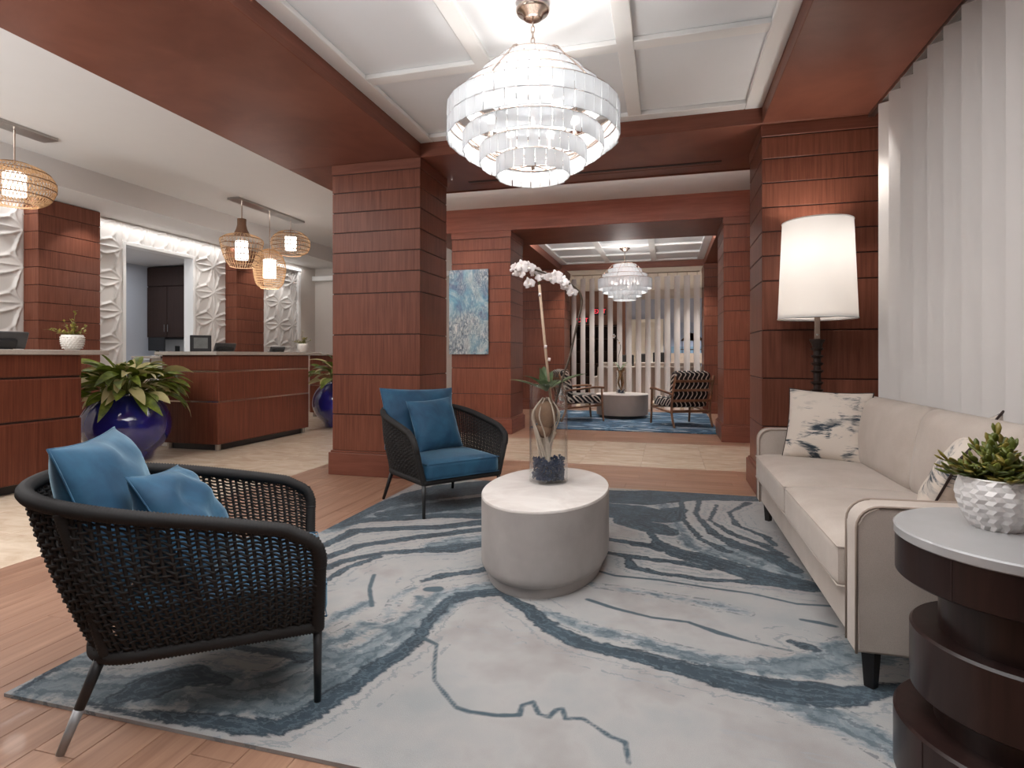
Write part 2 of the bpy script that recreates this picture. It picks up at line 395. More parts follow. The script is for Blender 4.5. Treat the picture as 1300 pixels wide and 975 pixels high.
# ---- ceiling: slabs and coffers
ceiling = struct('ceiling')
def coffer_bay(x0, x1, y0, y1, xs, ys, z, mat):
    obj('ceiling_panel', box(x0, x1, y0, y1, z + 0.035, z + 0.08), M['coffer'], ceiling)
    w = 0.105
    for (a, b, c, d) in ((x0, x0 + w + .02, y0, y1), (x1 - w - .02, x1, y0, y1), (x0 + w + .021, x1 - w - .021, y1 - w, y1), (x0 + w + .021, x1 - w - .021, y0, y0 + w)):
        obj('ceiling_rib', box(a, b, c, d, z, z + 0.034, 0.004), M['trim_white'], ceiling)
    for x in xs: obj('ceiling_rib', box(x - .052, x + .052, y0 + w, y1 - w, z + 0.001, z + 0.034, 0.004), M['trim_white'], ceiling)
    for y in ys: obj('ceiling_rib', box(x0 + w + .02, x1 - w - .02, y - .05, y + .05, z + 0.002, z + 0.034, 0.004), M['trim_white'], ceiling)
coffer_bay(-2.10, 0.70, 0.0, 4.68, (-1.142, -0.24), (1.3, 2.42, 3.55), CEIL, None)
coffer_bay(-2.10, 0.70, 8.85, 11.7, (-1.142, -0.24), (9.3, 10.1, 10.9), CEIL, None)
obj('ceiling_slab', box(-3.45, 2.2, 5.76, 7.72, AISLE, AISLE + 0.08), M['white_ceiling'], ceiling)
obj('ceiling_slab', box(-6.17, -3.45, -0.6, 12.2, REC, REC + 0.08), M['white_ceiling'], ceiling)
obj('ceiling_drop', box(-7.0, -6.17, -0.6, 12.2, 2.88, REC + 0.08), M['white_ceiling'], ceiling)
obj('ceiling_slab', box(-4.2, 2.2, 12.2, 18.2, 3.0, 3.08), M['white_ceiling'], ceiling)
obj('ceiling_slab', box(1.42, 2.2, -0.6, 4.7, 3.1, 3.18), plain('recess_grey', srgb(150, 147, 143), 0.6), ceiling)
# ---- mahogany beams
def beam(n, x0, x1, y0, y1, z0, z1): return structure('trim_%d' % n, box(x0, x1, y0, y1, z0, z1, 0.004), M['panel_h'])
beam(1, -3.45, -2.10, -0.6, 4.68, SOF, 3.2)          # left of the near bay
beam(2, 0.70, 1.42, -0.6, 4.68, SOF, 3.2)            # right of the near bay
beam(3, -3.45, 2.2, 4.68, 5.76, SOF, 3.26)           # between near bay and aisle
beam(4, -3.45, 2.2, 7.72, 8.85, SOF, 3.26)           # between aisle and far bay
beam(5, -3.45, -2.10, 8.85, 11.7, SOF, 3.2)
beam(6, 0.70, 2.2, 8.85, 11.7, SOF, 3.2)
beam(7, -3.45, 2.2, 11.7, 11.76, 2.85, 3.2)
# shallow seams and air slots in the beams
M['slot'] = plain('slot_black', srgb(40, 20, 16), 0.6)
structure('trim_8', box(-1.93, 0.48, 5.46, 5.50, SOF - 0.004, SOF + 0.01), M['slot'])
structure('trim_9', box(-1.93, 0.48, 5.56, 5.58, SOF - 0.003, SOF + 0.01), M['panel_h'])
structure('trim_10', box(-3.45, 2.2, 5.762, 5.78, SOF - 0.01, SOF + 0.02), M['panel_h'])
structure('trim_11', box(-2.0, 0.6, 7.70, 7.72, 2.845, 2.87, 0.004), M['panel_h'])
structure('trim_12', box(1.42, 1.46, -0.6, 4.70, 2.83, 2.87), M['steel'])
# ---- walls
structure('wall_right', box(2.0, 2.15, -0.6, 4.9, 0, 3.2), M['white_wall'])
structure('wall_aisle_right', box(2.05, 2.2, 4.9, 12.2, 0, 3.3), M['panel'])
structure('wall_far_left', box(-7.0, -3.5, 10.35, 10.5, 0, REC), M['white_wall'])
structure('trim_13', box(-7.0, -3.5, 10.24, 10.35, 2.62, 2.72, 0.01), M['trim_white'])
# right screen recess ends beside the column
# ---- wood clad columns
SEAMS = [0.0, 0.22, 0.555, 0.92, 1.285, 1.66, 1.85, 2.035, 2.22, 2.405, 2.587, 2.755, 2.85]
def column(x0, x1, y0, y1, label, ztop=SOF, base=True):
    t = thing('wood_column', label, 'column', ((x0 + x1) / 2, (y0 + y1) / 2, 0), group='mahogany panelled columns')
    hx, hy = (x1 - x0) / 2, (y1 - y0) / 2
    obj('core', box(-hx + .008, hx - .008, -hy + .008, hy - .008, 0.0, ztop - 0.001), M['panel_core'], t)
    obj('plinth', box(-hx - .028, hx + .028, -hy - .028, hy + .028, 0, 0.205, 0.006, 2), M['panel_h'], t)
    obj('plinth_cap', box(-hx - .014, hx + .014, -hy - .014, hy + .014, 0.205, 0.222, 0.004), M['panel_h'], t)
    for a, b in zip(SEAMS[1:-2], SEAMS[2:-1]):
        obj('wood_panel', box(-hx, hx, -hy, hy, a + .0045, b - .0045, 0.002), M['panel'], t)
    obj('crown_panel', box(-hx - .006, hx + .006, -hy - .006, hy + .006, 2.758, ztop - 0.002, 0.003), M['panel_h'], t)
    return t
column(-2.98, -2.104, 4.68, 5.31, 'mahogany panelled column behind the far blue armchair')
column(0.703, 1.60, 4.71, 5.36, 'mahogany panelled column behind the white floor lamp')
column(-2.98, -2.10, 7.72, 8.42, 'mahogany panelled column the blue abstract picture hangs on')
column(0.70, 1.60, 7.72, 8.55, 'mahogany panelled column behind the striped armchair at right')
column(-3.45, -1.99, 11.45, 12.15, 'distant mahogany panelled pier at left end of the white louvre screen')
column(0.69, 1.62, 11.45, 12.15, 'distant mahogany panelled pier at right end of the white louvre screen')

# ---- carved white wall behind the desks
WX = -7.0
def relief_h(a, b):
    """interlaced petal relief; a,b in tile units, flower centres at integer corners"""
    def lens(p, q):                      # petal between (0,0) and (1,0)
        p = p % 1.0; q = (q + .5) % 1.0 - .5
        w = 0.235 * math.sin(PI * p) ** 0.9 + 1e-4
        d = abs(q) / w
        h = 0.0
        if d < 1.0: h = 0.45 * (1 - d * d)
        rim = math.exp(-((abs(q) - w) / 0.026) ** 2) * (0.25 + 0.75 * math.sin(PI * p))
        mid = math.exp(-((q - 0.045 * math.sin(2 * PI * p)) / 0.022) ** 2) * math.sin(PI * p)
        return h * 0.5 + rim * 0.95 + mid * 0.7
    s = a + .055 * math.sin(2 * PI * b); t = b + .055 * math.sin(2 * PI * a)
    h = lens(s, t) + lens(t, s)
    u = ((s + t) % 1.0); v = ((s - t) % 1.0)
    arc = math.exp(-(((s % 1 - .5) ** 2 + (t % 1 - .5) ** 2) ** .5 - 0.30) ** 2 / 0.0018)
    return min(1.4, h) + 0.45 * arc
TY, TZ, PER = 0.40, 0.42, 34
def relief_tile(y0, y1, z0, z1, full):
    key = ('relief', round(y1 - y0, 3), round(z1 - z0, 3), round((y0 / TY) % 1, 3), round((z0 / TZ) % 1, 3))
    if key in _cache: return _cache[key]
    ny = max(2, round(PER * (y1 - y0) / TY)); nz = max(2, round(PER * (z1 - z0) / TZ))
    vs = []; fs = []
    for i in range(ny + 1):
        for j in range(nz + 1):
            y = (y1 - y0) * i / ny; z = (z1 - z0) * j / nz
            e = 0.0 if False else 1.0
            vs.append((0.026 * relief_h((y0 + y) / TY, (z0 + z) / TZ) * e + 0.004, y, z))
    for i in range(ny):
        for j in range(nz):
            a = i * (nz + 1) + j; fs.append((a, a + nz + 1, a + nz + 2, a + 1))
    me = bpy.data.meshes.new('relief_tile'); me.from_pydata(vs, [], fs); me.materials.append(M['relief'])
    for p in me.polygons: p.use_smooth = True
    _cache[key] = me; return me
wall_left = structure('wall_left', box(-7.12, WX, -0.6, 6.04, 0, 2.95), M['white_wall'])
for args in ((7.17, 10.4, 0, 2.95), (6.04, 7.17, 2.60, 2.95), (6.04, 7.17, 0, 0.75)):
    obj('wall_block', box(-7.12, WX, *args), M['white_wall'], wall_left)
def relief(y0, y1, z0, z1):
    y = y0
    while y < y1 - 1e-4:
        yn = min(y1, (math.floor(y / TY + 1e-6) + 1) * TY)
        z = z0
        while z < z1 - 1e-4:
            zn = min(z1, (math.floor(z / TZ + 1e-6) + 1) * TZ)
            mesh_obj('relief_tile', relief_tile(y, yn, z, zn, True), None, wall_left, (WX, y, z))
            z = zn
        y = yn
relief(3.2, 4.78, 0.84, 2.87); relief(5.55, 6.00, 0.84, 2.87); relief(7.21, 7.84, 0.84, 2.87)
relief(6.00, 7.21, 2.62, 2.87); relief(8.55, 9.72, 0.84, 2.74)
structure('trim_14', box(WX, -6.93, 8.5, 9.8, 2.74, 2.80, 0.008), M['trim_white'])
structure('trim_15', box(WX, -6.94, 9.72, 9.80, 0, 2.8, 0.008), M['trim_white'])
# opening frame of the pass-through to the back office
win = struct('window_1')
obj('window_frame', box(-7.14, -6.965, 6.00, 6.045, 0.75, 2.62, 0.004), M['trim_white'], win)
obj('window_frame', box(-7.14, -6.965, 7.165, 7.21, 0.75, 2.62, 0.004), M['trim_white'], win)
obj('window_frame', box(-7.14, -6.965, 6.045, 7.165, 2.575, 2.62, 0.004), M['trim_white'], win)
obj('window_sill', box(-7.3, -6.94, 6.045, 7.165, 0.75, 0.79, 0.004), M['trim_white'], win)
M['office'] = plain('office_paint', srgb(196, 199, 208), 0.8, var=0.02)
structure('wall_office_left', box(-8.66, -8.56, 5.0, 8.3, 0, 2.62), M['office'])
structure('wall_office_back', box(-8.66, -7.12, 8.2, 8.3, 0, 2.62), M['office'])
structure('wall_office_front', box(-8.66, -7.12, 5.0, 5.1, 0, 2.62), M['office'])
obj('ceiling_slab', box(-8.66, -7.12, 5.0, 8.3, 2.62, 2.70), M['white_ceiling'], ceiling)
area('office_light', (-7.9, 6.4, 2.60), (0, 0, 0), 0.6, 1.6, 16, (0.92, 0.96, 1.0))
def pilaster(y0, y1, x1, label):
    t = thing('wood_pilaster', label, 'pilaster', (WX, (y0 + y1) / 2, 0), group='mahogany pilasters on the carved wall'); h = (y1 - y0) / 2; w = x1 - WX
    obj('core', box(0, w - .008, -h + .008, h - .008, 0, 2.87), M['panel_core'], t)
    zs = [0.22, 0.55, 0.92, 1.285, 1.49, 1.69, 1.89, 2.09, 2.29, 2.49, 2.69, 2.875]
    obj('plinth', box(0, w + .02, -h - .02, h + .02, 0, .22, .004), M['panel_h'], t)
    for a, b in zip(zs, zs[1:]):
        obj('wood_panel', box(0, w, -h, h, a + .003, b - .003, .003), M['panel'], t)
pilaster(4.80, 5.53, -6.78, 'mahogany pilaster on the carved white wall left of the office opening')
pilaster(7.86, 8.52, -6.78, 'mahogany pilaster on the carved white wall right of the office opening')

# ---- space behind the louvre screen
structure('wall_far', box(-4.2, 2.2, 17.0, 17.1, 0, 3.05), plain('far_wall_pale', srgb(214, 208, 206), 0.8, var=0.02))
structure('wall_far_side', box(-4.3, -4.2, 12.2, 17.1, 0, 3.05), M['white_wall'])
structure('wall_far_side_right', box(2.2, 2.3, 12.2, 17.1, 0, 3.05), M['white_wall'])
# ================================================================== louvre screens
M['fin'] = plain('louvre_fabric', srgb(224, 218, 214), 0.55, var=0.02, bump=0.05, bscale=400)
def fin_mesh(h, w=0.235, t=0.014):
    k = ('fin', round(h, 3), w)
    if k in _cache: return _cache[k]
    bm = bmesh.new(); n = 9; prof = []
    for i in range(n + 1):
        s = i / n; prof.append((s * w, -t / 2 * math.sin(PI * s)))
    for i in range(1, n):
        s = 1 - i / n; prof.append((s * w, t / 2 * math.sin(PI * s)))
    lo = [bm.verts.new((x, y, 0)) for x, y in prof]; hi = [bm.verts.new((x, y, h)) for x, y in prof]
    m = len(prof)
    for i in range(m): bm.faces.new((lo[i], lo[(i + 1) % m], hi[(i + 1) % m], hi[i]))
    bm.faces.new(lo[::-1]); bm.faces.new(hi)
    me = bm_mesh('fin', bm); me.materials.append(M['fin']); auto_smooth(me, 50); _cache[k] = me; return me
def screen(label, pts, rz, h, z0, rail, w=0.235, t_=0.014):
    t = thing('louvre_screen', label, 'screen', (pts[0][0], pts[0][1], 0), group='white louvre screens')
    for (x, y) in pts:
        mesh_obj('fin', fin_mesh(h, w, t_), None, t, (x - pts[0][0], y - pts[0][1], z0), (0, 0, rz))
    a, b = Vector((pts[0][0], pts[0][1])), Vector((pts[-1][0], pts[-1][1]))
    zt = z0 + h
    for (x, y) in pts:
        xx, yy = x - a.x + .08 * math.cos(rz), y - a.y + .08 * math.sin(rz)
        obj('hanger', lathe([(0.006, 0), (0.006, rail)], 8, c=(xx, yy, zt)), M['steel'], t)
    d = b - a
    obj('head_rail', tube([(.08 * math.cos(rz) - d.x * .02, .08 * math.sin(rz) - d.y * .02, zt + rail), (d.x * 1.02 + .08 * math.cos(rz), d.y * 1.02 + .08 * math.sin(rz), zt + rail)], 0.012, 8), M['steel'], t)
    return t
near_pts = [(1.405, 4.45 - 0.191 * i) for i in range(20)]
screen('tall white vertical louvre screen along the wall behind the sofa', near_pts, math.radians(-29), 2.80, 0.02, 0.05)
far_pts = [(-1.93 + 0.189 * i, 11.98) for i in range(14)]
screen('white vertical louvre screen behind the striped armchairs', far_pts, math.radians(-38), 2.69, 0.01, 0.07, 0.145, 0.03)

# ================================================================== reception desks
def prism(bm, poly, z0, z1, bev=0.0):
    lo = [bm.verts.new((x, y, z0)) for x, y in poly]; hi = [bm.verts.new((x, y, z1)) for x, y in poly]
    m = len(poly); fs = []
    for i in range(m): fs.append(bm.faces.new((lo[i], lo[(i + 1) % m], hi[(i + 1) % m], hi[i])))
    fs.append(bm.faces.new(lo[::-1])); fs.append(bm.faces.new(hi))
    if bev:
        es = {e for f in fs for e in f.edges}
        bmesh.ops.bevel(bm, geom=list(es), offset=bev, segments=1, affect='EDGES')
    return bm
def desk(label, x0, x1, y0, y1, top_y0, top_y1, inlay, group='reception desks'):
    cx, cy = (x0 + x1) / 2, (y0 + y1) / 2
    t = thing('reception_desk', label, 'desk', (cx, cy, 0), group=group)
    a, b = (x1 - x0) / 2, (y1 - y0) / 2
    def course(z0, z1, ins=0.0):
        r = 0.05
        bm = box(-a + ins, a - ins, -b + ins, b - ins, z0, z1)
        return bm
    obj('toe_kick', box(-a + .07, a - .07, -b + .07, b - .07, 0.0, 0.075), M['black'], t)
    for (z0, z1) in ((0.075, 0.557), (0.570, 0.907), (0.920, 1.10)):
        obj('desk_panel', box(-a, a, -b, b, z0, z1, 0.012, 2), M['desk'], t)
    for z in (0.557, 0.907):
        obj('inlay_strip', box(-a + (.002 if inlay else .012), a - (.002 if inlay else .012), -b + (.002 if inlay else .012), b - (.002 if inlay else .012), z, z + .013), M['inlay'] if inlay else M['slot'], t)
    obj('worktop', box(-a - .06, a + .02, top_y0 - cy, top_y1 - cy, 1.101, 1.142, 0.004), M['counter'], t)
    for sx in (-1, 1):
        for sy in (-1, 1):
            obj('foot', lathe([(0.03, 0), (0.03, 0.074)], 16, c=(sx * (a - .06), sy * (b - .06), 0)), M['steel'], t)
    return t
desk('mahogany reception desk with dark seams at the left edge, beside the large blue planter', -5.75, -4.94, 1.9, 3.86, 1.85, 4.10, False)
desk('mahogany reception desk with bright metal inlay strips, under the three rattan pendants', -5.73, -4.93, 5.43, 7.14, 5.38, 7.42, True)
desk('mahogany reception desk mostly hidden behind the near column, farthest desk', -6.2, -5.2, 9.0, 10.1, 8.9, 10.2, True)
t = thing('desk_side_panel', 'narrow white support panel beside the inlaid reception desk', 'panel', (-5.93, 5.62, 0))
obj('panel', box(-.14, .14, -.02, .02, 0, 1.095, .004), M['trim_white'], t)
obj('edge_strip', box(-.16, -.141, -.025, .025, 0, 1.095, .002), M['steel'], t)
obj('support_shelf', box(-.3, .141, -.15, -.021, 1.06, 1.09, .003), M['counter'], t)

# office furniture seen through the opening
t = thing('tall_cabinet', 'dark brown tall cabinet seen through the office opening', 'cabinet', (-8.13, 7.95, 1.40))
M['espresso'] = wood('espresso_wood', srgb(48, 34, 30), srgb(62, 46, 41), rough=0.45, coat=0.05)
obj('carcass', box(-.42, .42, -.12, .24, 0, 1.2, .003), M['espresso'], t)
for s in (-1, 1):
    dr = obj('door', box(min(s * .005, s * .415), max(s * .005, s * .415), -.145, -.121, 0.01, 0.86, .003), M['espresso'], t)
    obj('handle', tube([(s * .035, -.165, .10), (s * .035, -.165, .22)], .005, 8), M['steel'], dr)
obj('top_panel', box(-.415, .415, -.145, -.121, .875, 1.19, .003), M['espresso'], t)
t = thing('office_counter', 'white office worktop under the dark cabinet behind the opening', 'counter', (-8.0, 7.75, 0))
obj('counter_body', box(-.53, .85, -.05, .42, 0, 1.02, .004), M['trim_white'], t)
obj('counter_top', box(-.55, .86, -.10, .42, 1.021, 1.06, .004), M['trim_white'], t)
obj('backsplash', box(-.53, .85, .40, .42, 1.061, 1.38, .002), M['trim_white'], t)
t = thing('office_monitor', 'small black monitor on the white office worktop', 'monitor', (-8.25, 7.72, 1.06))
obj('screen', box(-.17, .17, -.012, .012, .12, .34, .004), M['black'], t)
obj('stand', box(-.02, .02, -.01, .03, .0, .13, .002), M['black'], t)
obj('foot', box(-.1, .1, -.06, .06, 0, .012, .003), M['black'], t)
t = thing('office_printer', 'dark paper trays stacked on the white office worktop', 'tray', (-7.8, 7.72, 1.06))
obj('tray', box(-.2, .22, -.05, .2, 0, .05, .006), M['screen_grey'], t)
obj('tray', box(-.18, .2, -.05, .2, .07, .11, .006), M['black'], t)
obj('upright', box(.2, .215, .1, .19, .05, .2, .002), M['black'], t)
obj('upright', box(-.18, -.165, .1, .19, .05, .2, .002), M['black'], t)

# things on the desks
def monitor_back(x, y, w, h, label, rz=PI / 2, tilt=0.35):
    t = thing('desk_monitor', label, 'monitor', (x, y, 1.142), rz, group='monitors on the desks')
    mt = Matrix.Rotation(tilt, 4, 'X')
    obj('casing', add_box(bmesh.new(), -w / 2, w / 2, -.012, .012, .012, h, .006, 1, mt), M['screen_grey'], t)
    obj('rear_bulge', add_box(bmesh.new(), -w * .36, w * .36, -.04, -.012, .02, h * .62, .01, 1, mt), M['black'], t)
    obj('base', box(-w * .3, w * .3, -.06, .08, 0, .012, .003), M['black'], t)
    return t
monitor_back(-5.3, 3.33, .62, .16, 'wide black monitor low on the left desk behind its worktop edge')
monitor_back(-5.35, 5.98, .34, .115, 'flat grey and black monitor on the inlaid desk beside the black frame')
monitor_back(-5.3, 6.92, .30, .085, 'small black monitor on the inlaid desk left of the potted plant')
t = thing('display_frame', 'black framed card display standing on the inlaid desk', 'frame', (-5.45, 5.72, 1.142), .8)
M['card'] = plain('grey_card', srgb(112, 114, 112), 0.5, var=0.35, nscale=18)
obj('border', box(-.115, .115, -.01, .01, 0, .20, .004), M['black'], t)
obj('card', box(-.075, .075, -.0125, -.0095, .04, .17), M['card'], t)
obj('card', box(-.075, .075, .0095, .0125, .04, .17), M['card'], t)
obj('easel_leg', box(-.02, .02, .01, .08, 0, .012), M['black'], t)

# ================================================================== plants
M['leaf'] = None
def leaf_mat(name, a, b, tip=None, rough=0.4, sc=14):
    t = NT(name); v = t.coord(rand=True); n = t.noise(v, sc, 4)
    oi = t.node('ShaderNodeObjectInfo')
    c = t.ramp(n, [(0.3, a), (0.7, b)])
    if tip: c = t.mix(t.math('MULTIPLY', t.math('GREATER_THAN', oi.outputs['Random'], 0.62), 0.7), c, tip)
    tr = t.node('ShaderNodeBsdfTranslucent'); t.put(tr.inputs[0], c)
    ms = t.node('ShaderNodeMixShader'); ms.inputs[0].default_value = 0.2
    m = t.done(c, rough)
    t.l.new(t.b.outputs[0], ms.inputs[1]); t.l.new(tr.outputs[0], ms.inputs[2]); t.l.new(ms.outputs[0], t.out.inputs[0])
    return m
M['leaf_big'] = leaf_mat('croton_leaf', srgb(56, 76, 20), srgb(132, 146, 56), srgb(214, 200, 150))
M['leaf_succ'] = leaf_mat('succulent_leaf', srgb(62, 74, 26), srgb(122, 130, 52), srgb(140, 120, 48))
M['leaf_small'] = leaf_mat('small_plant_leaf', srgb(110, 106, 40), srgb(176, 164, 84), None)
M['leaf_orchid'] = leaf_mat('orchid_leaf', srgb(52, 72, 44), srgb(110, 126, 88), None)
M['stem'] = plain('green_stem', srgb(104, 110, 52), 0.6)
M['cobalt'] = plain('cobalt_glaze', srgb(28, 32, 118), 0.09, var=0.15, nscale=2, Coat_Weight=1.0, Coat_Roughness=0.03)
big_leaf = [leaf_mesh('leaf', L, W, b, 6, 0.3, mat=M['leaf_big']) for L, W, b in ((.34, .13, .25), (.30, .14, .45), (.38, .125, .6), (.28, .11, .1))]
def planter(x, y, label, plabel, seed, nleaf):
    t = thing('round_planter', label, 'planter', (x, y, 0), group='cobalt blue planters')
    R = .415
    prof = [(0.16, 0.0), (.24, .015)]
    for k in range(1, 15):
        a = -1.05 + k * (2.15 / 14)
        prof.append((R * math.cos(a), .375 + .37 * math.sin(a) / 1.0))
    top = prof[-1]
    prof += [(top[0] - .015, top[1] - .006), (top[0] - .02, top[1] - .05)]
    me = bm_mesh('bowl', lathe(prof, 48, cap1=False), True); mesh_obj('bowl', me, M['cobalt'], t)
    obj('soil', lathe([(top[0] - .025, 0.0), (0.10, 0.02)], 24, c=(0, 0, top[1] - .06)), M['soil'], t)
    p = thing('leafy_plant', plabel, 'plant', (x, y, top[1] - .05), group='broad leaved plants in blue planters')
    rr = random.Random(seed)
    bs = bmesh.new()
    for i in range(nleaf):
        az = i * 2.399 + rr.uniform(-.2, .2); q = (i + .5) / nleaf
        el = math.radians(2 + 76 * q + rr.uniform(-10, 10))
        r0 = rr.uniform(.02, .08); ln = .12 + .17 * rr.random() + .08 * (1 - q)
        d = Vector((math.cos(az) * math.cos(el), math.sin(az) * math.cos(el), math.sin(el)))
        b0 = Vector((math.cos(az) * r0, math.sin(az) * r0, .0)); tip = b0 + d * ln + Vector((0, 0, .04))
        add_tube(bs, [b0, b0 * .5 + tip * .5 + Vector((0, 0, .02)), tip], [.006, .005, .004], 5)
        me = big_leaf[rr.randrange(4)]
        pitch = -(el * 0.75 - .25 + rr.uniform(-.25, .25))
        o = mesh_obj('leaf', me, None, p, tip, (rr.uniform(-.6, .6), pitch, az + rr.uniform(-.4, .4)))
        s = rr.uniform(.6, .98); o.scale = (s, s, s)
    obj('stems', bs, M['stem'], p, kind='stuff')
planter(-5.46, 4.74, 'large glossy cobalt blue round planter between the two nearer desks', 'broad leaved green and cream plant in the large blue planter between the desks', 3, 165)
planter(-4.86, 7.85, 'glossy cobalt blue round planter half hidden behind the near column', 'broad leaved plant in the blue planter half hidden by the near column', 5, 60)

M['pot_dot'] = plain('dimpled_white_glaze', srgb(226, 221, 214), 0.4, var=0.03)
def small_pot(x, y, z, r, h, label, plabel, seed, dots=True):
    t = thing('flower_pot', label, 'pot', (x, y, z), group='small white pots on the desks')
    prof = [(r * .5, 0), (r * .62, .004), (r * .86, h * .3), (r, h * .62), (r * .98, h * .85), (r * .90, h), (r * .84, h), (r * .86, h * .8)]
    me = bm_mesh('pot_body', lathe(prof, 28, cap1=False), True); mesh_obj('pot_body', me, M['pot_dot'], t)
    obj('soil', lathe([(r * .86, 0), (r * .5, .008)], 20, c=(0, 0, h * .8)), M['soil'], t)
    if dots:
        bm = bmesh.new()
        for j in range(6):
            zz = h * (.14 + .14 * j); rr_ = r * (.74 + .26 * math.sin(min(1, (zz / h) / .7) * PI / 2))
            for k in range(20):
                a = 2 * PI * (k + .5 * (j % 2)) / 20
                bmesh.ops.create_icosphere(bm, subdivisions=1, radius=r * .07, matrix=Matrix.Translation((rr_ * math.cos(a), rr_ * math.sin(a), zz)))
        obj('studs', bm, M['pot_dot'], t, smooth=True, kind='stuff')
    p = thing('small_plant', plabel, 'plant', (x, y, z + h * .86), group='small plants on the desks')
    rr = random.Random(seed); bs = bmesh.new(); bl = bmesh.new()
    for i in range(16):
        az = rr.uniform(0, 2 * PI); el = rr.uniform(.25, 1.45); ln = rr.uniform(.9, 1.9) * r
        if i == 0: az, el, ln = math.pi * 1.2, .35, 2.2 * r
        if i == 1: el, ln = 1.45, 2.7 * r
        d = Vector((math.cos(az) * math.cos(el), math.sin(az) * math.cos(el), math.sin(el)))
        add_tube(bs, [(0, 0, 0), d * ln * .5 + Vector((0, 0, .008)), d * ln], .002, 4)
        for k in range(9):
            f = .25 + .75 * k / 8; c = d * ln * f
            L = r * .42; a2 = rr.uniform(0, 6.28); e2 = rr.uniform(-.3, 1.0)
            dd = Vector((math.cos(a2) * math.cos(e2), math.sin(a2) * math.cos(e2), math.sin(e2)))
            sd = dd.cross(Vector((0, 0, 1))).normalized() * L * .3
            v = [bl.verts.new(c), bl.verts.new(c + dd * L * .5 + sd), bl.verts.new(c + dd * L), bl.verts.new(c + dd * L * .5 - sd)]
            bl.faces.new(v)
    obj('stems', bs, M['stem'], p, kind='stuff'); obj('foliage', bl, M['leaf_small'], p, kind='stuff')
small_pot(-5.10, 3.90, 1.142, .088, .135, 'small white studded pot at the end of the left desk', 'small yellow green sprig plant in the pot on the left desk', 11)
small_pot(-5.15, 7.32, 1.142, .075, .13, 'small white pot at the far end of the inlaid desk', 'tiny green plant in the pot at the far end of the inlaid desk', 12, False)

# ================================================================== rattan pendants
M['rattan'] = plain('rattan', srgb(202, 164, 122), 0.6, var=0.2, nscale=40)
M['rattan_dark'] = plain('rattan_hoop', srgb(134, 100, 70), 0.6, var=0.2)
M['lamp_glow'] = glow('frosted_lamp_cylinder', (1, 0.95, 0.89, 1), 3.0)
def interp(prof, z):
    for (r0, z0), (r1, z1) in zip(prof, prof[1:]):
        if z0 <= z <= z1: return r0 + (r1 - r0) * (z - z0) / (z1 - z0 + 1e-9)
    return prof[-1][0]
def pendant(x, y, prof, ztop, label, mode, inner, neck=None, n=44):
    t = thing('rattan_pendant', label, 'pendant lamp', (x, y, 0), group='rattan pendant lamps above the desks')
    bm = bmesh.new()
    P = smooth_path([(r, 0, z) for r, z in prof], 5)
    for k in range(n):
        tws = {'diag': (0.28, -0.28), 'straight': (0.0,), 'grid': (0.0,)}[mode]
        for tw in tws:
            pts = []
            for i, p in enumerate(P):
                a = 2 * PI * k / n + tw * (i / (len(P) - 1)) * 2
                pts.append((p.x * math.cos(a), p.x * math.sin(a), p.z))
            add_tube(bm, pts, .0032, 4, caps=False)
    obj('cane_weave', bm, M['rattan'], t, kind='stuff')
    z0, z1 = prof[0][1], prof[-1][1]
    ns = {'diag': 5, 'straight': 6, 'grid': 16}[mode]
    pr = [(p.x, p.z) for p in P]
    for j in range(ns + 1):
        z = z0 + (z1 - z0) * j / ns; r = interp(pr, z) + .002
        obj('hoop', tube([(r * math.cos(a * PI / 24), r * math.sin(a * PI / 24), z) for a in range(48)], .0055 if mode != 'grid' else .004, 5, closed=True), M['rattan_dark'] if mode != 'grid' else M['rattan'], t)
    if neck:
        obj('neck', lathe(neck, 24, cap0=False), plain('rattan_neck', srgb(120, 88, 66), .6, var=.3, nscale=50), t, smooth=True)
    ih, ir = inner
    zc = (z0 + z1) / 2
    obj('glass_cylinder', lathe([(ir, zc - ih / 2), (ir, zc + ih / 2)], 24), M['lamp_glow'], t, smooth=False)
    zr = neck[-1][1] if neck else z1
    obj('drop_rod', tube([(0, 0, zc + ih / 2), (0, 0, ztop)], .008, 8), M['nickel'], t)
    bulb('pendant_bulb', (x, y, z0 - .06), 4, radius=.08)
    return t
sq = [(.17, 2.45), (.25, 2.50), (.30, 2.60), (.29, 2.69), (.22, 2.77), (.12, 2.81)]
pendant(-5.65, 3.80, sq, 3.12, 'flattened globe rattan pendant at the left edge above the left desk', 'diag', (.20, .085), n=60)
pendant(-5.42, 6.38, [(.145, 2.27), (.20, 2.36), (.235, 2.46), (.262, 2.58), (.262, 2.62), (.20, 2.67), (.10, 2.70)], 3.12, 'urn shaped rattan pendant with wooden neck, left of the group of three', 'straight', (.24, .08), [(.10, 2.70), (.07, 2.76), (.055, 2.82), (.055, 2.90)], n=34)
pendant(-5.42, 6.93, [(.12, 2.05), (.18, 2.12), (.213, 2.28), (.213, 2.38), (.17, 2.50), (.09, 2.58), (.04, 2.60)], 3.12, 'egg shaped open grid rattan pendant, lowest of the group of three', 'grid', (.26, .085), n=40)
pendant(-5.42, 7.40, [(.15, 2.60), (.24, 2.65), (.275, 2.75), (.26, 2.84), (.18, 2.92), (.11, 2.945)], 3.12, 'flattened globe rattan pendant, right of the group of three', 'straight', (.20, .08), n=40)
for (x, y0, y1, lb) in ((-5.42, 6.22, 7.62, 'slim metal ceiling bar holding the group of three rattan pendants'), (-5.65, 2.7, 4.12, 'slim metal ceiling bar above the left desk')):
    o = obj('pendant_bar', box(-.09, .09, -(y1 - y0) / 2, (y1 - y0) / 2, -.028, 0, .003), M['steel'], loc=(x, (y0 + y1) / 2, REC)); tag(o, lb, 'light fitting', 'pendant ceiling bars')

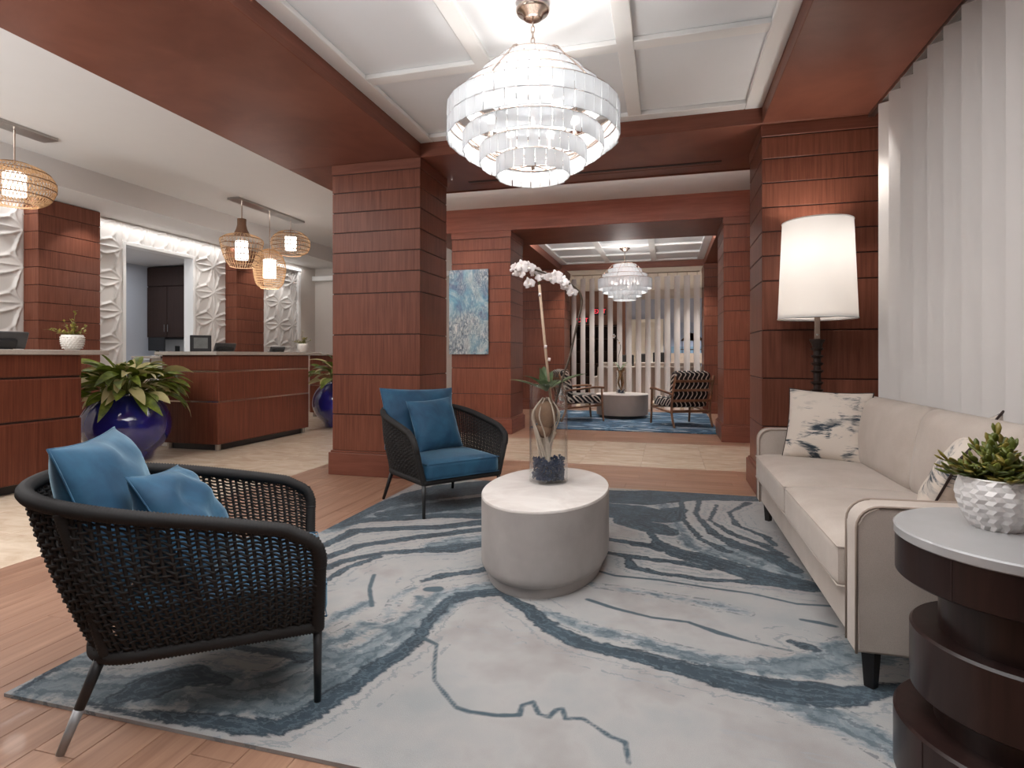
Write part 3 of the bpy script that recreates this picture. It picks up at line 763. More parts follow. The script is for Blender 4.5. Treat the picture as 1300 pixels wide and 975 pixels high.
# ================================================================== chandeliers
def frosted():
    t = NT('frosted_glass_strip')
    v = t.coord((1, 1, 1), rand=True); n = t.noise(v, 90, 3)
    t.bump(n, .25, .002)
    t.done((.9, .92, .94, 1), .18)
    t.b.inputs['Emission Color'].default_value = (1, .97, .94, 1)
    t.b.inputs['Emission Strength'].default_value = 0.0
    tr = t.node('ShaderNodeBsdfTranslucent'); tr.inputs[0].default_value = (.27, .277, .285, 1)
    tp = t.node('ShaderNodeBsdfTransparent'); tp.inputs[0].default_value = (.97, .98, 1, 1)
    m1 = t.node('ShaderNodeMixShader'); m1.inputs[0].default_value = .42
    t.l.new(t.b.outputs[0], m1.inputs[1]); t.l.new(tr.outputs[0], m1.inputs[2])
    m2 = t.node('ShaderNodeMixShader'); m2.inputs[0].default_value = .28
    t.l.new(m1.outputs[0], m2.inputs[1]); t.l.new(tp.outputs[0], m2.inputs[2]); t.l.new(m2.outputs[0], t.out.inputs[0])
    return t.m
M['glass_strip'] = frosted()
M['bulb'] = glow('warm_bulb', (1, .93, .84, 1), 9)
TIERS = [(.19, 2.68, 2.60, 22, 1), (.28, 2.60, 2.51, 33, 1), (.37, 2.51, 2.425, 43, 1), (.455, 2.43, 2.255, 52, 2), (.37, 2.285, 2.19, 43, 1), (.28, 2.215, 2.125, 33, 1), (.19, 2.155, 2.06, 22, 1)]
def strip_mesh(w, h):
    k = ('strip', round(w, 4), round(h, 4))
    if k not in _cache:
        me = bm_mesh('glass_panel', box(-w / 2, w / 2, -.003, .003, -h, 0, .0015)); me.materials.append(M['glass_strip']); _cache[k] = me
    return _cache[k]
def chandelier(y, label, detail, watts):
    t = thing('chandelier', label, 'chandelier', (-.70, y, 0), group='tiered glass chandeliers')
    obj('canopy', lathe([(.035, CEIL - .055), (.05, CEIL - .05), (.058, CEIL - .03), (.085, CEIL - .02), (.092, CEIL - .006), (.092, CEIL - .001)], 32), M['nickel'], t, smooth=True)
    bm = bmesh.new(); z = CEIL - .06; i = 0
    while z > 2.74:
        pts = [(.010 * math.cos(a * PI / 6) * (1 if i % 2 else 0), .010 * math.cos(a * PI / 6) * (0 if i % 2 else 1), z - .017 + .020 * math.sin(a * PI / 6)) for a in range(12)]
        add_tube(bm, pts, .003, 5, closed=True); z -= .031; i += 1
    obj('chain', bm, M['nickel'], t, smooth=True)
    obj('stem', tube([(0, 0, 2.75), (0, 0, 2.10)], .010, 8), M['nickel'], t, smooth=True)
    for (r, zt, zb, n, rows) in TIERS:
        obj('ring', tube([(r * math.cos(a * PI / 32), r * math.sin(a * PI / 32), zt) for a in range(64)], .0055, 6, closed=True), M['nickel'], t, smooth=True)
        hh = (zt - zb) / rows; w = 2 * PI * r / n * .97
        if detail:
            for j in range(rows):
                for k in range(n):
                    a = 2 * PI * k / n
                    mesh_obj('glass_panel', strip_mesh(w, hh - .003), None, t, ((r + .006) * math.cos(a), (r + .006) * math.sin(a), zt - j * hh - .003), (.03 * ((k * 7) % 3 - 1), 0, a + PI / 2 + .10 * ((k % 2) - .5)))
            if rows == 2:
                obj('ring', tube([(r * math.cos(a * PI / 32), r * math.sin(a * PI / 32), zt - hh) for a in range(64)], .003, 5, closed=True), M['nickel'], t, smooth=True)
        else:
            bm = bmesh.new()
            for k in range(n):
                a = 2 * PI * k / n
                add_box(bm, -w / 2, w / 2, -.003, .003, zb, zt - .003, 0, 1, Matrix.Translation(((r + .006) * math.cos(a), (r + .006) * math.sin(a), 0)) @ Matrix.Rotation(a + PI / 2, 4, 'Z'))
            obj('glass_tier', bm, M['glass_strip'], t, kind='stuff')
    # radial struts and dome wires
    for k in range(6):
        a = 2 * PI * k / 6 + .3; c, s = math.cos(a), math.sin(a)
        obj('dome_wire', tube(smooth_path([(0.0, 0, 2.72), (.19 * c, .19 * s, 2.69), (.28 * c, .28 * s, 2.61), (.37 * c, .37 * s, 2.52), (.455 * c, .455 * s, 2.43)], 3), .004, 5), M['nickel'], t, smooth=True)
        obj('lower_arm', tube([(0, 0, 2.13), (.19 * c, .19 * s, 2.155), (.28 * c, .28 * s, 2.215), (.37 * c, .37 * s, 2.285), (.455 * c, .455 * s, 2.40)], .004, 5), M['nickel'], t, smooth=True)
        lx, ly = .23 * c, .23 * s
        b = obj('lamp_holder', tube([(lx, ly, 2.28), (lx, ly, 2.34)], .012, 8), M['nickel'], t)
        bm = bmesh.new(); bmesh.ops.create_uvsphere(bm, u_segments=12, v_segments=8, radius=.026, matrix=Matrix.Translation((lx, ly, 2.37)))
        obj('bulb', bm, M['bulb'], b, smooth=True)
    for k in range(3):
        a = 2 * PI * k / 3
        bulb('chandelier_light', (-.70 + .12 * math.cos(a), y + .12 * math.sin(a), 2.37), watts / 3, radius=.05)
    bulb('chandelier_uplight', (-.70, y, 2.56), watts * .2, radius=.09)
chandelier(3.03, 'large tiered frosted glass chandelier hanging over the white oval table', True, 21)
chandelier(10.15, 'distant tiered frosted glass chandelier hanging before the white louvre screen', False, 14)
# ================================================================== rugs
def grid_rug(name, x0, x1, y0, y1, step, th, mat, fields=None, wob=0.004):
    nx = int((x1 - x0) / step); ny = int((y1 - y0) / step)
    vs = []; fs = []
    for j in range(ny + 1):
        for i in range(nx + 1):
            x = x0 + (x1 - x0) * i / nx; y = y0 + (y1 - y0) * j / ny
            vs.append((x, y, th))
    n = nx + 1
    for j in range(ny):
        for i in range(nx): fs.append((j * n + i, j * n + i + 1, (j + 1) * n + i + 1, (j + 1) * n + i))
    base = len(vs)
    ring = [i for i in range(n)] + [j * n + nx for j in range(1, ny + 1)] + [ny * n + i for i in range(nx - 1, -1, -1)] + [j * n for j in range(ny - 1, 0, -1)]
    for k in ring: vs.append((vs[k][0], vs[k][1], 0.0005))
    m = len(ring)
    for k in range(m): fs.append((ring[k], base + k, base + (k + 1) % m, ring[(k + 1) % m]))
    me = bpy.data.meshes.new(name); me.from_pydata(vs, [], fs); me.materials.append(mat)
    if fields:
        import numpy as np
        V = np.array(vs)[:, :2].astype(np.float32)
        ca = me.color_attributes.new('fields', 'FLOAT_COLOR', 'POINT')
        out = np.ones((len(vs), 4), np.float32)
        for ci, L in enumerate(fields):
            best = np.full(len(vs), 0.5, np.float32)
            for st in L:
                for a, b in zip(st, st[1:]):
                    A = np.array(a[:2]); B = np.array(b[:2]); d = B - A; L2 = float(d @ d) + 1e-9
                    tt = np.clip(((V - A) @ d) / L2, 0, 1)
                    q = A + tt[:, None] * d
                    dist = np.sqrt(((V - q) ** 2).sum(1)) - (a[2] + (b[2] - a[2]) * tt)
                    best = np.minimum(best, dist)
            out[:, ci] = best
        ca.data.foreach_set('color', out.ravel())
    return me
def rug_mat():
    t = NT('marbled_rug'); v = t.coord()
    at = t.node('ShaderNodeAttribute', attribute_name='fields')
    sp = t.node('ShaderNodeSeparateColor'); t.l.new(at.outputs['Color'], sp.inputs[0])
    n1 = t.noise(v, 9, 6, .65, .6); n2 = t.noise(v, 34, 4, .6); n3 = t.noise(v, 2.2, 4, .6)
    vs = t.coord((1.0, 3.2, 1)); n4 = t.noise(vs, 5.0, 5, .7, 1.4)
    ns = t.math('ADD', t.math('MULTIPLY', t.math('SUBTRACT', n1, .5), .085), t.math('ADD', t.math('MULTIPLY', t.math('SUBTRACT', n2, .5), .04), t.math('MULTIPLY', t.math('SUBTRACT', n4, .5), .09)))
    cream = t.ramp(n3, [(.32, srgb(144, 139, 137)), (.5, srgb(161, 159, 157)), (.68, srgb(148, 151, 151))])
    # faint mid toned marbling away from the traced bands
    streak = t.ramp(n4, [(.56, (0, 0, 0, 1)), (.66, (.5, .5, .5, 1))])
    cream = t.mix(t.math('MULTIPLY', streak, t.math('LESS_THAN', sp.outputs[1], .30)), cream, srgb(148, 152, 156))
    mid = t.ramp(n1, [(.3, srgb(72, 88, 98)), (.5, srgb(116, 128, 134)), (.7, srgb(160, 162, 164))])
    dark = t.ramp(n1, [(.35, srgb(28, 42, 52)), (.65, srgb(52, 70, 82))])
    def mask(f, w, amp=1.0):
        x = t.math('ADD', f, t.math('MULTIPLY', ns, amp))
        return t.math('SUBTRACT', 1.0, t.math('DIVIDE', t.math('ADD', x, w), 2 * w, True), True)
    c = t.mix(mask(sp.outputs[1], .012, 1.3), cream, mid)
    c = t.mix(mask(sp.outputs[0], .005, .6), c, dark)
    # contour veins that follow the painted bands
    def veins(f, k, lo, hi, wid):
        x = t.math('FRACT', t.math('MULTIPLY', t.math('ADD', f, t.math('MULTIPLY', ns, 1.1)), k))
        on = t.math('LESS_THAN', t.math('ABSOLUTE', t.math('SUBTRACT', x, .5)), t.math('MULTIPLY', n3, wid))
        return t.math('MULTIPLY', t.math('MULTIPLY', on, t.math('GREATER_THAN', f, lo)), t.math('LESS_THAN', f, hi))
    c = t.mix(t.math('MULTIPLY', veins(sp.outputs[1], 16, -.3, .02, .30), .55), c, srgb(52, 70, 82))
    c = t.mix(t.math('MULTIPLY', veins(sp.outputs[0], 26, -.2, -.006, .26), .32), c, srgb(106, 124, 134))
    c = t.mix(t.math('MULTIPLY', veins(sp.outputs[0], 13, .012, .11, .14), .55), c, srgb(110, 122, 128))
    c = t.mix(mask(t.math('SUBTRACT', sp.outputs[2], .0015), .004, .10), c, srgb(62, 80, 90))
    fine = t.noise(t.coord((1, 1, 1)), 420, 2)
    c = t.mix(.22, c, t.mix(fine, (.0, .0, .0, 1), (1, 1, 1, 1)), 'OVERLAY')
    t.bump(fine, .5, .003)
    return t.done(c, .95, Sheen_Weight=.15)
me = grid_rug('area_rug', -2.045, 1.25, 1.345, 4.73, .010, .012, rug_mat(), [RUG_DARK, RUG_MID, RUG_THIN])
tag(mesh_obj('area_rug', me), 'large cream and slate blue marbled rug under the oval table and sofa', 'rug')
def rug2_mat():
    t = NT('blue_marbled_rug'); v = t.coord((.55, 1.3, 1)); n = t.noise(v, 1.5, 6, .6, 2.2)
    c = t.ramp(n, [(.36, srgb(176, 186, 196)), (.44, srgb(84, 118, 144)), (.49, srgb(28, 58, 82)), (.54, srgb(60, 96, 124)), (.58, srgb(30, 56, 78)), (.66, srgb(176, 186, 194))])
    return t.done(c, .95)
me = grid_rug('area_rug', -2.0, .72, 8.42, 11.35, .3, .012, rug2_mat())
tag(mesh_obj('area_rug', me), 'blue marbled rug under the distant striped armchairs', 'rug')

# ================================================================== oval white table
def plaster():
    t = NT('combed_plaster'); v = t.coord((90, 90, 3)); n = t.noise(v, 1, 3); n2 = t.noise(t.coord(), 5, 4)
    c = t.ramp(n2, [(.3, srgb(160, 153, 149)), (.7, srgb(178, 172, 168))])
    t.bump(n, .25, .001); return t.done(c, .5)
def stone_top():
    t = NT('pale_stone'); n = t.noise(t.coord((1, 1, 1)), 4, 6, .6, 1.2)
    c = t.ramp(n, [(.35, srgb(206, 198, 192)), (.6, srgb(224, 218, 213))]); return t.done(c, .35)
M['plaster'] = plaster(); M['stone'] = stone_top()
RZ = .012
t = thing('oval_table', 'white plaster oval drum table in the middle of the rug', 'table', (-.605, 2.95, RZ))
a, b = .515, .318
def ovl(prof): 
    bm = bmesh.new()
    return add_lathe(bm, prof, 72, b, a)
def oval_lathe(prof):     # inset given in metres
    bm = bmesh.new(); n = 72; rings = []
    for ins, z in prof:
        rings.append([bm.verts.new(((b - ins) * math.copysign(abs(math.cos(q)) ** .98, math.cos(q)), (a - ins) * math.copysign(abs(math.sin(q)) ** .98, math.sin(q)), z)) for q in [2 * PI * k / n for k in range(n)]])
    for r0, r1 in zip(rings, rings[1:]):
        for k in range(n): bm.faces.new((r0[k], r0[(k + 1) % n], r1[(k + 1) % n], r1[k]))
    bm.faces.new(rings[0]); bm.faces.new(rings[-1]); return bm
def sm(name, bm, mat, par, ang=35, **kw):
    me = bm_mesh(name, bm); auto_smooth(me, ang); return mesh_obj(name, me, mat, par, **kw)
sm('plinth', oval_lathe([(.035, 0), (.032, .012), (.032, .052)]), M['plaster'], t)
sm('body', oval_lathe([(.03, .046), (.012, .056), (.002, .075), (0, .10), (0, .385)]), M['plaster'], t)
sm('table_top', oval_lathe([(0, .386), (0, .392), (.003, .397), (.01, .398)]), M['stone'], t)
TT = RZ + .398

# ---- glass vase with blue glass chips, orchid standing in it
def clear_glass(name, tint=(.978, .985, .985, 1)):
    t = NT(name)
    gl = t.node('ShaderNodeBsdfGlossy'); gl.inputs['Roughness'].default_value = .03
    tp = t.node('ShaderNodeBsdfTransparent'); tp.inputs[0].default_value = tint
    lw = t.node('ShaderNodeLayerWeight'); lw.inputs[0].default_value = .35
    f = t.math('ADD', t.math('MULTIPLY', t.math('POWER', lw.outputs['Facing'], 2.0), .5), .015)
    ms = t.node('ShaderNodeMixShader'); t.l.new(f, ms.inputs[0]); t.l.new(tp.outputs[0], ms.inputs[1]); t.l.new(gl.outputs[0], ms.inputs[2])
    t.l.new(ms.outputs[0], t.out.inputs[0]); return t.m
M['glass'] = clear_glass('clear_glass')
M['chips'] = plain('blue_glass_chip', srgb(30, 46, 74), .12, var=.6, nscale=50)
M['root'] = plain('pale_root', srgb(188, 172, 156), .8, var=.2, nscale=60, bump=.4)
M['bark'] = plain('brown_bulb_pot', srgb(126, 96, 74), .75, var=.3, nscale=30, bump=.3)
VX, VY = -.616, 3.045
def vase(x, y, z, r, h, label, chips, clabel):
    t = thing('glass_vase', label, 'vase', (x, y, z), group='clear cylinder vases')
    sm('glass_wall', lathe([(r * .9, 0), (r, .006), (r, h - .003), (r - .002, h), (r - .005, h - .003), (r - .005, .014), (r * .5, .012)], 48, cap1=True), M['glass'], t, 60)
    obj('rim', tube([((r - .0025) * math.cos(q * PI / 24), (r - .0025) * math.sin(q * PI / 24), h) for q in range(48)], .003, 6, closed=True), M['glass'], t, smooth=True)
    rr = random.Random(4); bm = bmesh.new()
    for i in range(900 if chips > .08 else 120):
        q = rr.uniform(0, 2 * PI); rad = (r - .018) * math.sqrt(rr.random()); s = rr.uniform(.006, .012)
        zz = .018 + rr.random() * (chips - .02 + .015 * math.sin(q * 2))
        rot = Euler((rr.uniform(0, 3), rr.uniform(0, 3), 0)).to_matrix().to_4x4()
        bmesh.ops.create_icosphere(bm, subdivisions=0 + 1, radius=s, matrix=Matrix.Translation((rad * math.cos(q), rad * math.sin(q), zz)) @ rot @ Matrix.Diagonal((1, .7, .55, 1)))
    o = obj('glass_chips', bm, M['chips'], loc=(x, y, z), kind='stuff'); tag(o, clabel, 'glass chips')
    return t
vase(VX, VY, TT, .104, .53, 'tall clear cylinder vase on the white oval table', .125, 'dark blue glass chips at the bottom of the tall near vase')
ax = Vector((math.cos(YAW), math.sin(YAW), 0)); dp = Vector((-math.sin(YAW), math.cos(YAW), 0))
K = 3.1 / 727
def O(u, v, d=0.0):            # orchid sketch units -> metres around the vase axis
    return ax * ((u - 696.5) * K) + dp * d + Vector((0, 0, 1.09 - (v - 452) * K - TT))
orch = thing('orchid', 'white moth orchid rising from the tall vase on the oval table', 'orchid', (VX, VY, TT))
M['petal'] = leaf_mat('orchid_petal', srgb(228, 218, 216), srgb(244, 238, 236), None, .5)
M['lip'] = plain('orchid_lip', srgb(196, 160, 92), .5)
M['cane'] = plain('pale_bamboo_stake', srgb(176, 150, 128), .6, var=.25, nscale=30)
M['dark_stem'] = plain('dark_orchid_stem', srgb(74, 62, 50), .5, var=.2)
obj('stake', tube([O(701, 520, -.01), O(693, 450, -.01), O(684.5, 362, -.01)], .0075, 8), M['cane'], orch, smooth=True)
for (u, v) in ((692.5, 440), (697, 452 + 4), (685, 374)):
    obj('tie', tube([O(u - 1.5, v, -.018), O(u + 1.5, v + .5, -.018)], .009, 6), M['petal'], orch)
obj('flower_stem', tube(smooth_path([O(703, 520), O(715, 478), O(724, 450), O(733, 410), O(738.5, 388), O(737, 374), O(730, 365), O(721, 359), O(708, 352), O(690, 346), O(670, 340), O(654, 342)], 5), .0058, 6), M['dark_stem'], orch, smooth=True)
obj('flower_stem', tube(smooth_path([O(700, 520, .02), O(695, 470, .02), O(690, 420, .03), O(687, 380, .03), O(684, 356, .02), O(676, 345, 0)], 5), .0038, 6), M['stem'], orch, smooth=True)
def petal_mesh(L, W):
    bm = bmesh.new(); n = 6; rows = []
    for i in range(n + 1):
        q = i / n; w = W / 2 * math.sin(PI * (q ** .8) * .93 + .12)
        rows.append([bm.verts.new((L * q, s * w, .12 * L * math.sin(PI * q) - .10 * L * abs(s) * q)) for s in (-1, -.5, 0, .5, 1)])
    for r0, r1 in zip(rows, rows[1:]):
        for k in range(4): bm.faces.new((r0[k], r0[k + 1], r1[k + 1], r1[k]))
    me = bm_mesh('petal', bm, True); me.materials.append(M['petal']); return me
pw, ps = petal_mesh(.040, .046), petal_mesh(.037, .028)
def bloom(p, face, roll, s=1.0):
    bm = bmesh.new()
    bmesh.ops.create_uvsphere(bm, u_segments=10, v_segments=6, radius=.006, matrix=Matrix.Diagonal((.8, .8, 1.5, 1)))
    f = obj('flower', bm, M['lip'], orch, smooth=True)
    q = Vector(face).to_track_quat('Z', 'Y').to_matrix().to_4x4() @ Matrix.Rotation(roll, 4, 'Z')
    f.matrix_local = Matrix.Translation(p) @ q @ Matrix.Scale(s, 4)
    for k, (a, me) in enumerate(((0, pw), (180, pw), (90, ps), (215, ps), (325, ps))):
        mesh_obj('petal', me, None, f, (0, 0, -.002 if me is ps else .002), (0, -.25, math.radians(a)))
    lip = lathe([(.004, 0), (.010, .006), (.007, .014)], 8)
    mesh_obj('lip', bm_mesh('lip', lip, True), M['petal'], f, (0, -.008, .002))
vd = -dp
for i, (u, v) in enumerate(((654, 341), (663, 337), (671, 341), (679, 344), (671, 361), (688, 351), (699, 354), (706, 350), (713, 358), (720, 364), (726, 372), (661, 347))):
    rr = random.Random(i * 5)
    bloom(O(u, v, -.03 + .04 * (i % 2)), vd + ax * rr.uniform(-.7, .7) + Vector((0, 0, rr.uniform(-.35, .35))), rr.uniform(-.5, .5), 1.0 if i not in (0, 10) else .8)
for (u, v) in ((649, 343), (652, 348)):
    bm = bmesh.new(); bmesh.ops.create_uvsphere(bm, u_segments=10, v_segments=6, radius=.009, matrix=Matrix.Translation(O(u, v)))
    obj('bud', bm, M['petal'], orch, smooth=True)
ol = [leaf_mesh('leaf', L, W, bd, 8, .35, mat=M['leaf_orchid']) for L, W, bd in ((.21, .06, .15), (.17, .065, .35), (.15, .07, -.1))]
for i, (az, pt, k, s) in enumerate(((180, -.45, 0, 1.0), (5, -.55, 0, 1.15), (200, -.9, 1, .9), (100, -1.0, 2, 1), (250, -.75, 1, .9), (150, -1.15, 2, .9), (300, -.8, 1, .8), (40, -1.1, 2, .8), (230, -.3, 2, .8))):
    o = mesh_obj('leaf', ol[k], None, orch, O(694, 497), (0, pt, math.radians(az) + YAW)); o.scale = (s, s, s)
def blob(name, rx, ry, rz_, mat, par, loc, seed, amp=.12):
    bm = bmesh.new(); bmesh.ops.create_icosphere(bm, subdivisions=3, radius=1.0); rr = random.Random(seed); ph = [rr.uniform(0, 6) for _ in range(3)]
    for v in bm.verts:
        n_ = 1 + amp * (math.sin(4 * v.co.x + ph[0]) + math.sin(5 * v.co.y + ph[1]) + math.sin(4 * v.co.z + ph[2])) / 2
        v.co = Vector((v.co.x * rx * n_, v.co.y * ry * n_, v.co.z * rz_ * n_))
    return obj(name, bm, mat, par, smooth=True, loc=loc)
blob('root_ball', .066, .062, .072, M['bark'], orch, O(693, 526), 1)
blob('root_ball', .045, .045, .045, M['bark'], orch, O(690, 546), 2)
rr = random.Random(9)
for i in range(11):
    q = rr.uniform(0, 6.28); r0 = .045; pts = [O(694, 505) + Vector((.02 * math.cos(q), .02 * math.sin(q), 0))]
    pts += [O(693, 526) + Vector((.075 * math.cos(q), .07 * math.sin(q), 0)), O(692, 552) + Vector((.05 * math.cos(q + .5), .05 * math.sin(q + .5), 0)), O(693, 590) + Vector((rr.uniform(-.03, .03), rr.uniform(-.03, .03), 0))]
    obj('root', tube(smooth_path(pts, 5), rr.uniform(.0035, .006), 6), M['root'], orch, smooth=True)
for i in range(7):
    q = i * .9; d = Vector((.022 * math.cos(q), .022 * math.sin(q), 0))
    obj('driftwood', tube(smooth_path([O(700 - i * 1.4, 548) + d, O(696 + (i % 3 - 1) * 3, 572) + d * .6, O(690 + i, 600) + d * 1.4], 5), [.010 - .0005 * k for k in range(11)], 7), M['root'], orch, smooth=True)

# ================================================================== rope armchairs
M['rope'] = plain('charcoal_rope', srgb(31, 29, 29), .75, var=.25, nscale=120, bump=.3, bscale=500)
M['frame_black'] = plain('black_powder_coat', srgb(32, 33, 35), .45, var=.05)
M['leg_tip'] = plain('grey_leg_sleeve', srgb(150, 150, 150), .4, .3, var=.03)
def velvet():
    t = NT('teal_velvet'); v = t.coord(); n = t.noise(v, 6, 4, .6, .5)
    c = t.ramp(n, [(.3, srgb(17, 58, 88)), (.7, srgb(38, 90, 120))])
    t.bump(t.noise(v, 300, 2), .15, .001)
    return t.done(c, .7, Sheen_Weight=.8, Sheen_Roughness=.35, Sheen_Tint=(.55, .8, .95, 1))
M['velvet'] = velvet()
def wrap_tube(pts, r, pitch=.0095, n=10):
    """tube with the ridges of a tightly wound cord"""
    P = [Vector(p) for p in pts]; L = [0]
    for a, b in zip(P, P[1:]): L.append(L[-1] + (b - a).length)
    m = int(L[-1] / pitch) * 2; out = []; rad = []; k = 0
    for i in range(m + 1):
        s = L[-1] * i / m
        while k < len(L) - 2 and L[k + 1] < s: k += 1
        f = (s - L[k]) / max(1e-9, L[k + 1] - L[k]); out.append(P[k].lerp(P[k + 1], f)); rad.append(r * (1.0 if i % 2 else .84))
    return tube(out, rad, n)
def upath(n, w, xs, xb, z0, zb, p=.8, zp=.8):
    """U path: from the front left post round the back to the front right post"""
    pts = []
    for i in range(6): 
        q = i / 6; pts.append(Vector((-xs * q, w, 0)))
    for i in range(n + 1):
        q = PI * i / n
        pts.append(Vector((-xs - xb * abs(math.sin(q)) ** p, math.copysign(abs(math.cos(q)) ** p, math.cos(q)) * w, 0)))
    for i in range(1, 7):
        q = 1 - i / 6; pts.append(Vector((-xs * q, -w, 0)))
    for v in pts: v.z = z0 + (zb - z0) * min(1, (-v.x / (xs + xb))) ** zp
    return pts
def resample(P, n):
    L = [0]
    for a, b in zip(P, P[1:]): L.append(L[-1] + (b - a).length)
    out = []; k = 0
    for i in range(n + 1):
        s = L[-1] * i / n
        while k < len(L) - 2 and L[k + 1] < s: k += 1
        out.append(P[k].lerp(P[k + 1], (s - L[k]) / max(1e-9, L[k + 1] - L[k])))
    return out
NS = 300
rim = resample(upath(60, .365, .34, .47, .535, .69), NS)
low = resample(upath(60, .30, .42, .20, .235, .235, .55), NS)
def armchair(x, y, ang, label, tip):
    t = thing('rope_armchair', label, 'armchair', (x, y, RZ), ang, group='charcoal rope armchairs')
    sm('top_rail', wrap_tube([(0.004, .355, .44)] + smooth_path([(0.004, .36, .47), (-.008, .365, .505), (-.035, .366, .53)], 4) + rim[14:-14] + smooth_path([(-.035, -.366, .53), (-.008, -.365, .505), (0.004, -.36, .47)], 4) + [(0.004, -.355, .44)], .0225), M['rope'], t, 80)
    sm('lower_rail', wrap_tube(low + [low[0]], .022), M['rope'], t, 80)
    for s in (1, -1):
        sm('front_post', wrap_tube([(.004, s * .355, .45), (0, s * .30, .225)], .021), M['rope'], t, 80)
        i = 98 if s > 0 else NS - 98
        sm('back_post', wrap_tube([rim[i] + Vector((.0, 0, -.01)), low[i if s > 0 else i]], .021), M['rope'], t, 80)
        lb = low[i]
        obj('leg', tube([(0, s * .30, .235), (0, s * .30, 0)], [.014, .0105], 12), M['frame_black'], t, smooth=True)
        k = .45 if (tip and s < 0) else 0.0
        top = Vector((-.575, s * .262, .235)); ft = Vector((-.66, s * .30, 0))
        mid = ft.lerp(top, k)
        lg = obj('leg', tube([top, mid], [.016, .016 - .005 * (1 - k)], 12), M['frame_black'], t, smooth=True)
        if k: obj('leg_sleeve', tube([mid, ft], [.0137, .011], 12), M['leg_tip'], lg, smooth=True, label='grey lower sleeve of the rear leg')
    # woven shell: upright cords and courses threaded through them
    bm = bmesh.new(); NV = 86; NH = 29
    def S(i, h):
        a = low[i]; b = rim[i]; p = a.lerp(b, h); bulge = .02 * math.sin(PI * h)
        c = Vector((-.3, 0, p.z)); d = (p - c); d.z = 0
        return p + d.normalized() * bulge
    def SN(i, h):
        p = S(max(0, i - 1), h); q = S(min(NS, i + 1), h); tg = (q - p).normalized(); return tg.cross(Vector((0, 0, 1))).normalized()
    for k in range(1, NV):
        i = round(NS * k / NV)
        add_tube(bm, [S(i, h / 8) for h in range(9)], .0056, 5, caps=False)
    for j in range(1, NH):
        h = j / NH; pts = []
        for k in range(2 * NV + 1):
            i = min(NS, round(NS * k / (2 * NV))); off = .0062 * (0 if k % 2 else (1 if (k // 2 + j) % 2 else -1))
            pts.append(S(i, h) + SN(i, h) * off + Vector((0, 0, .0025 * (1 if k % 4 < 2 else -1))))
        add_tube(bm, pts, .0042, 4, caps=False)
    obj('rope_weave', bm, M['rope'], t, smooth=True, kind='stuff')
    bm = bmesh.new()
    obj('seat_deck', box(-.56, -.01, -.27, .27, .228, .238), M['frame_black'], t)
    c = rounded_block(.575, .58, .125, .035, puff=.018, nx=12)
    o = obj('seat_cushion', c, M['velvet'], t, smooth=True, loc=(-.255, 0, .244))
    bm = bmesh.new()
    for z in (.012, .113): add_tube(bm, [(sx * .283, sy * .286, z) for sx, sy in ((-1, -1), (1, -1), (1, 1), (-1, 1))], .003, 5, closed=True)
    obj('piping', bm, M['velvet'], o)
    return t
C1 = armchair(-1.231, 1.810, math.radians(36.6), 'charcoal woven rope armchair in the left foreground, one leg with grey sleeve', True)
C2 = armchair(-1.362, 3.742, math.radians(-39), 'charcoal woven rope armchair standing in front of the near column', False)
def put_pillow(w, h, th, mat, label, chair_loc, ang, loc, tilt, roll, yaw, group=None, seed=0, wr=.008, pipe=None):
    me = bm_mesh('throw_pillow', pillow(w, h, th, 22, .07, wr, seed), True)
    o = mesh_obj('throw_pillow', me, mat)
    R = Matrix.Translation(chair_loc) @ Matrix.Rotation(ang, 4, 'Z') @ Matrix.Translation(loc) @ Matrix.Rotation(yaw, 4, 'Z') @ Matrix.Rotation(PI / 2, 4, 'Z') @ Matrix.Rotation(tilt, 4, 'X') @ Matrix.Rotation(roll, 4, 'Y')
    l, q, s = R.decompose(); o.location = l; o.rotation_euler = q.to_euler()
    tag(o, label, 'pillow', 'teal velvet pillows' if mat is M['velvet'] else 'brushstroke pillows on the sofa')
    obj('piping', tube(piping_pts(w, h, .07), .0035 if pipe is None else .005, 5, closed=True), pipe or mat, o, smooth=True)
    return o
L1, A1 = (-1.231, 1.810, RZ), math.radians(36.6); L2, A2 = (-1.362, 3.742, RZ), math.radians(-39)
put_pillow(.62, .47, .20, M['velvet'], 'larger teal velvet back pillow in the left foreground armchair', L1, A1, (-.605, .0, .60), -.34, 0.02, 0.0, seed=1, wr=.016)
put_pillow(.42, .40, .17, M['velvet'], 'smaller teal velvet pillow in the left foreground armchair', L1, A1, (-.39, -.06, .535), -.55, .12, -.10, seed=2, wr=.018)
put_pillow(.62, .46, .18, M['velvet'], 'larger teal velvet back pillow in the armchair before the near column', L2, A2, (-.61, -.02, .605), -.28, 0.03, 0.0, seed=3)
put_pillow(.40, .40, .16, M['velvet'], 'smaller teal velvet pillow in the armchair before the near column', L2, A2, (-.42, .01, .565), -.36, -.05, .10, seed=4)
DOWN = [(-1.65, 11.0, 3.004, 130, 'recessed downlight in the far coffered ceiling, left end by the screen'),
        (0.25, 11.0, 3.004, 130, 'recessed downlight in the far coffered ceiling, right end by the screen'),
        (-4.3, 2.7, 3.15, 34, 'added ceiling downlight over the aisle beside the left desk'),  # this one and those below are added to brighten aisles and far room
        (-4.2, 7.4, 3.15, 30, 'added ceiling downlight over the stone aisle near the second blue planter'),
        (-1.4, 6.6, 3.18, 40, 'added ceiling downlight over the stone aisle left of centre'),
        (0.2, 6.6, 3.18, 40, 'added ceiling downlight over the stone aisle right of centre'),
        (-0.7, 14.2, 3.0, 400, 'added ceiling downlight beyond the louvre screen'),
        (0.8, 15.6, 3.0, 400, 'added ceiling downlight before the far seaside picture'),
        (-2.4, 15.2, 3.0, 120, 'added ceiling downlight before the dark shelving')]
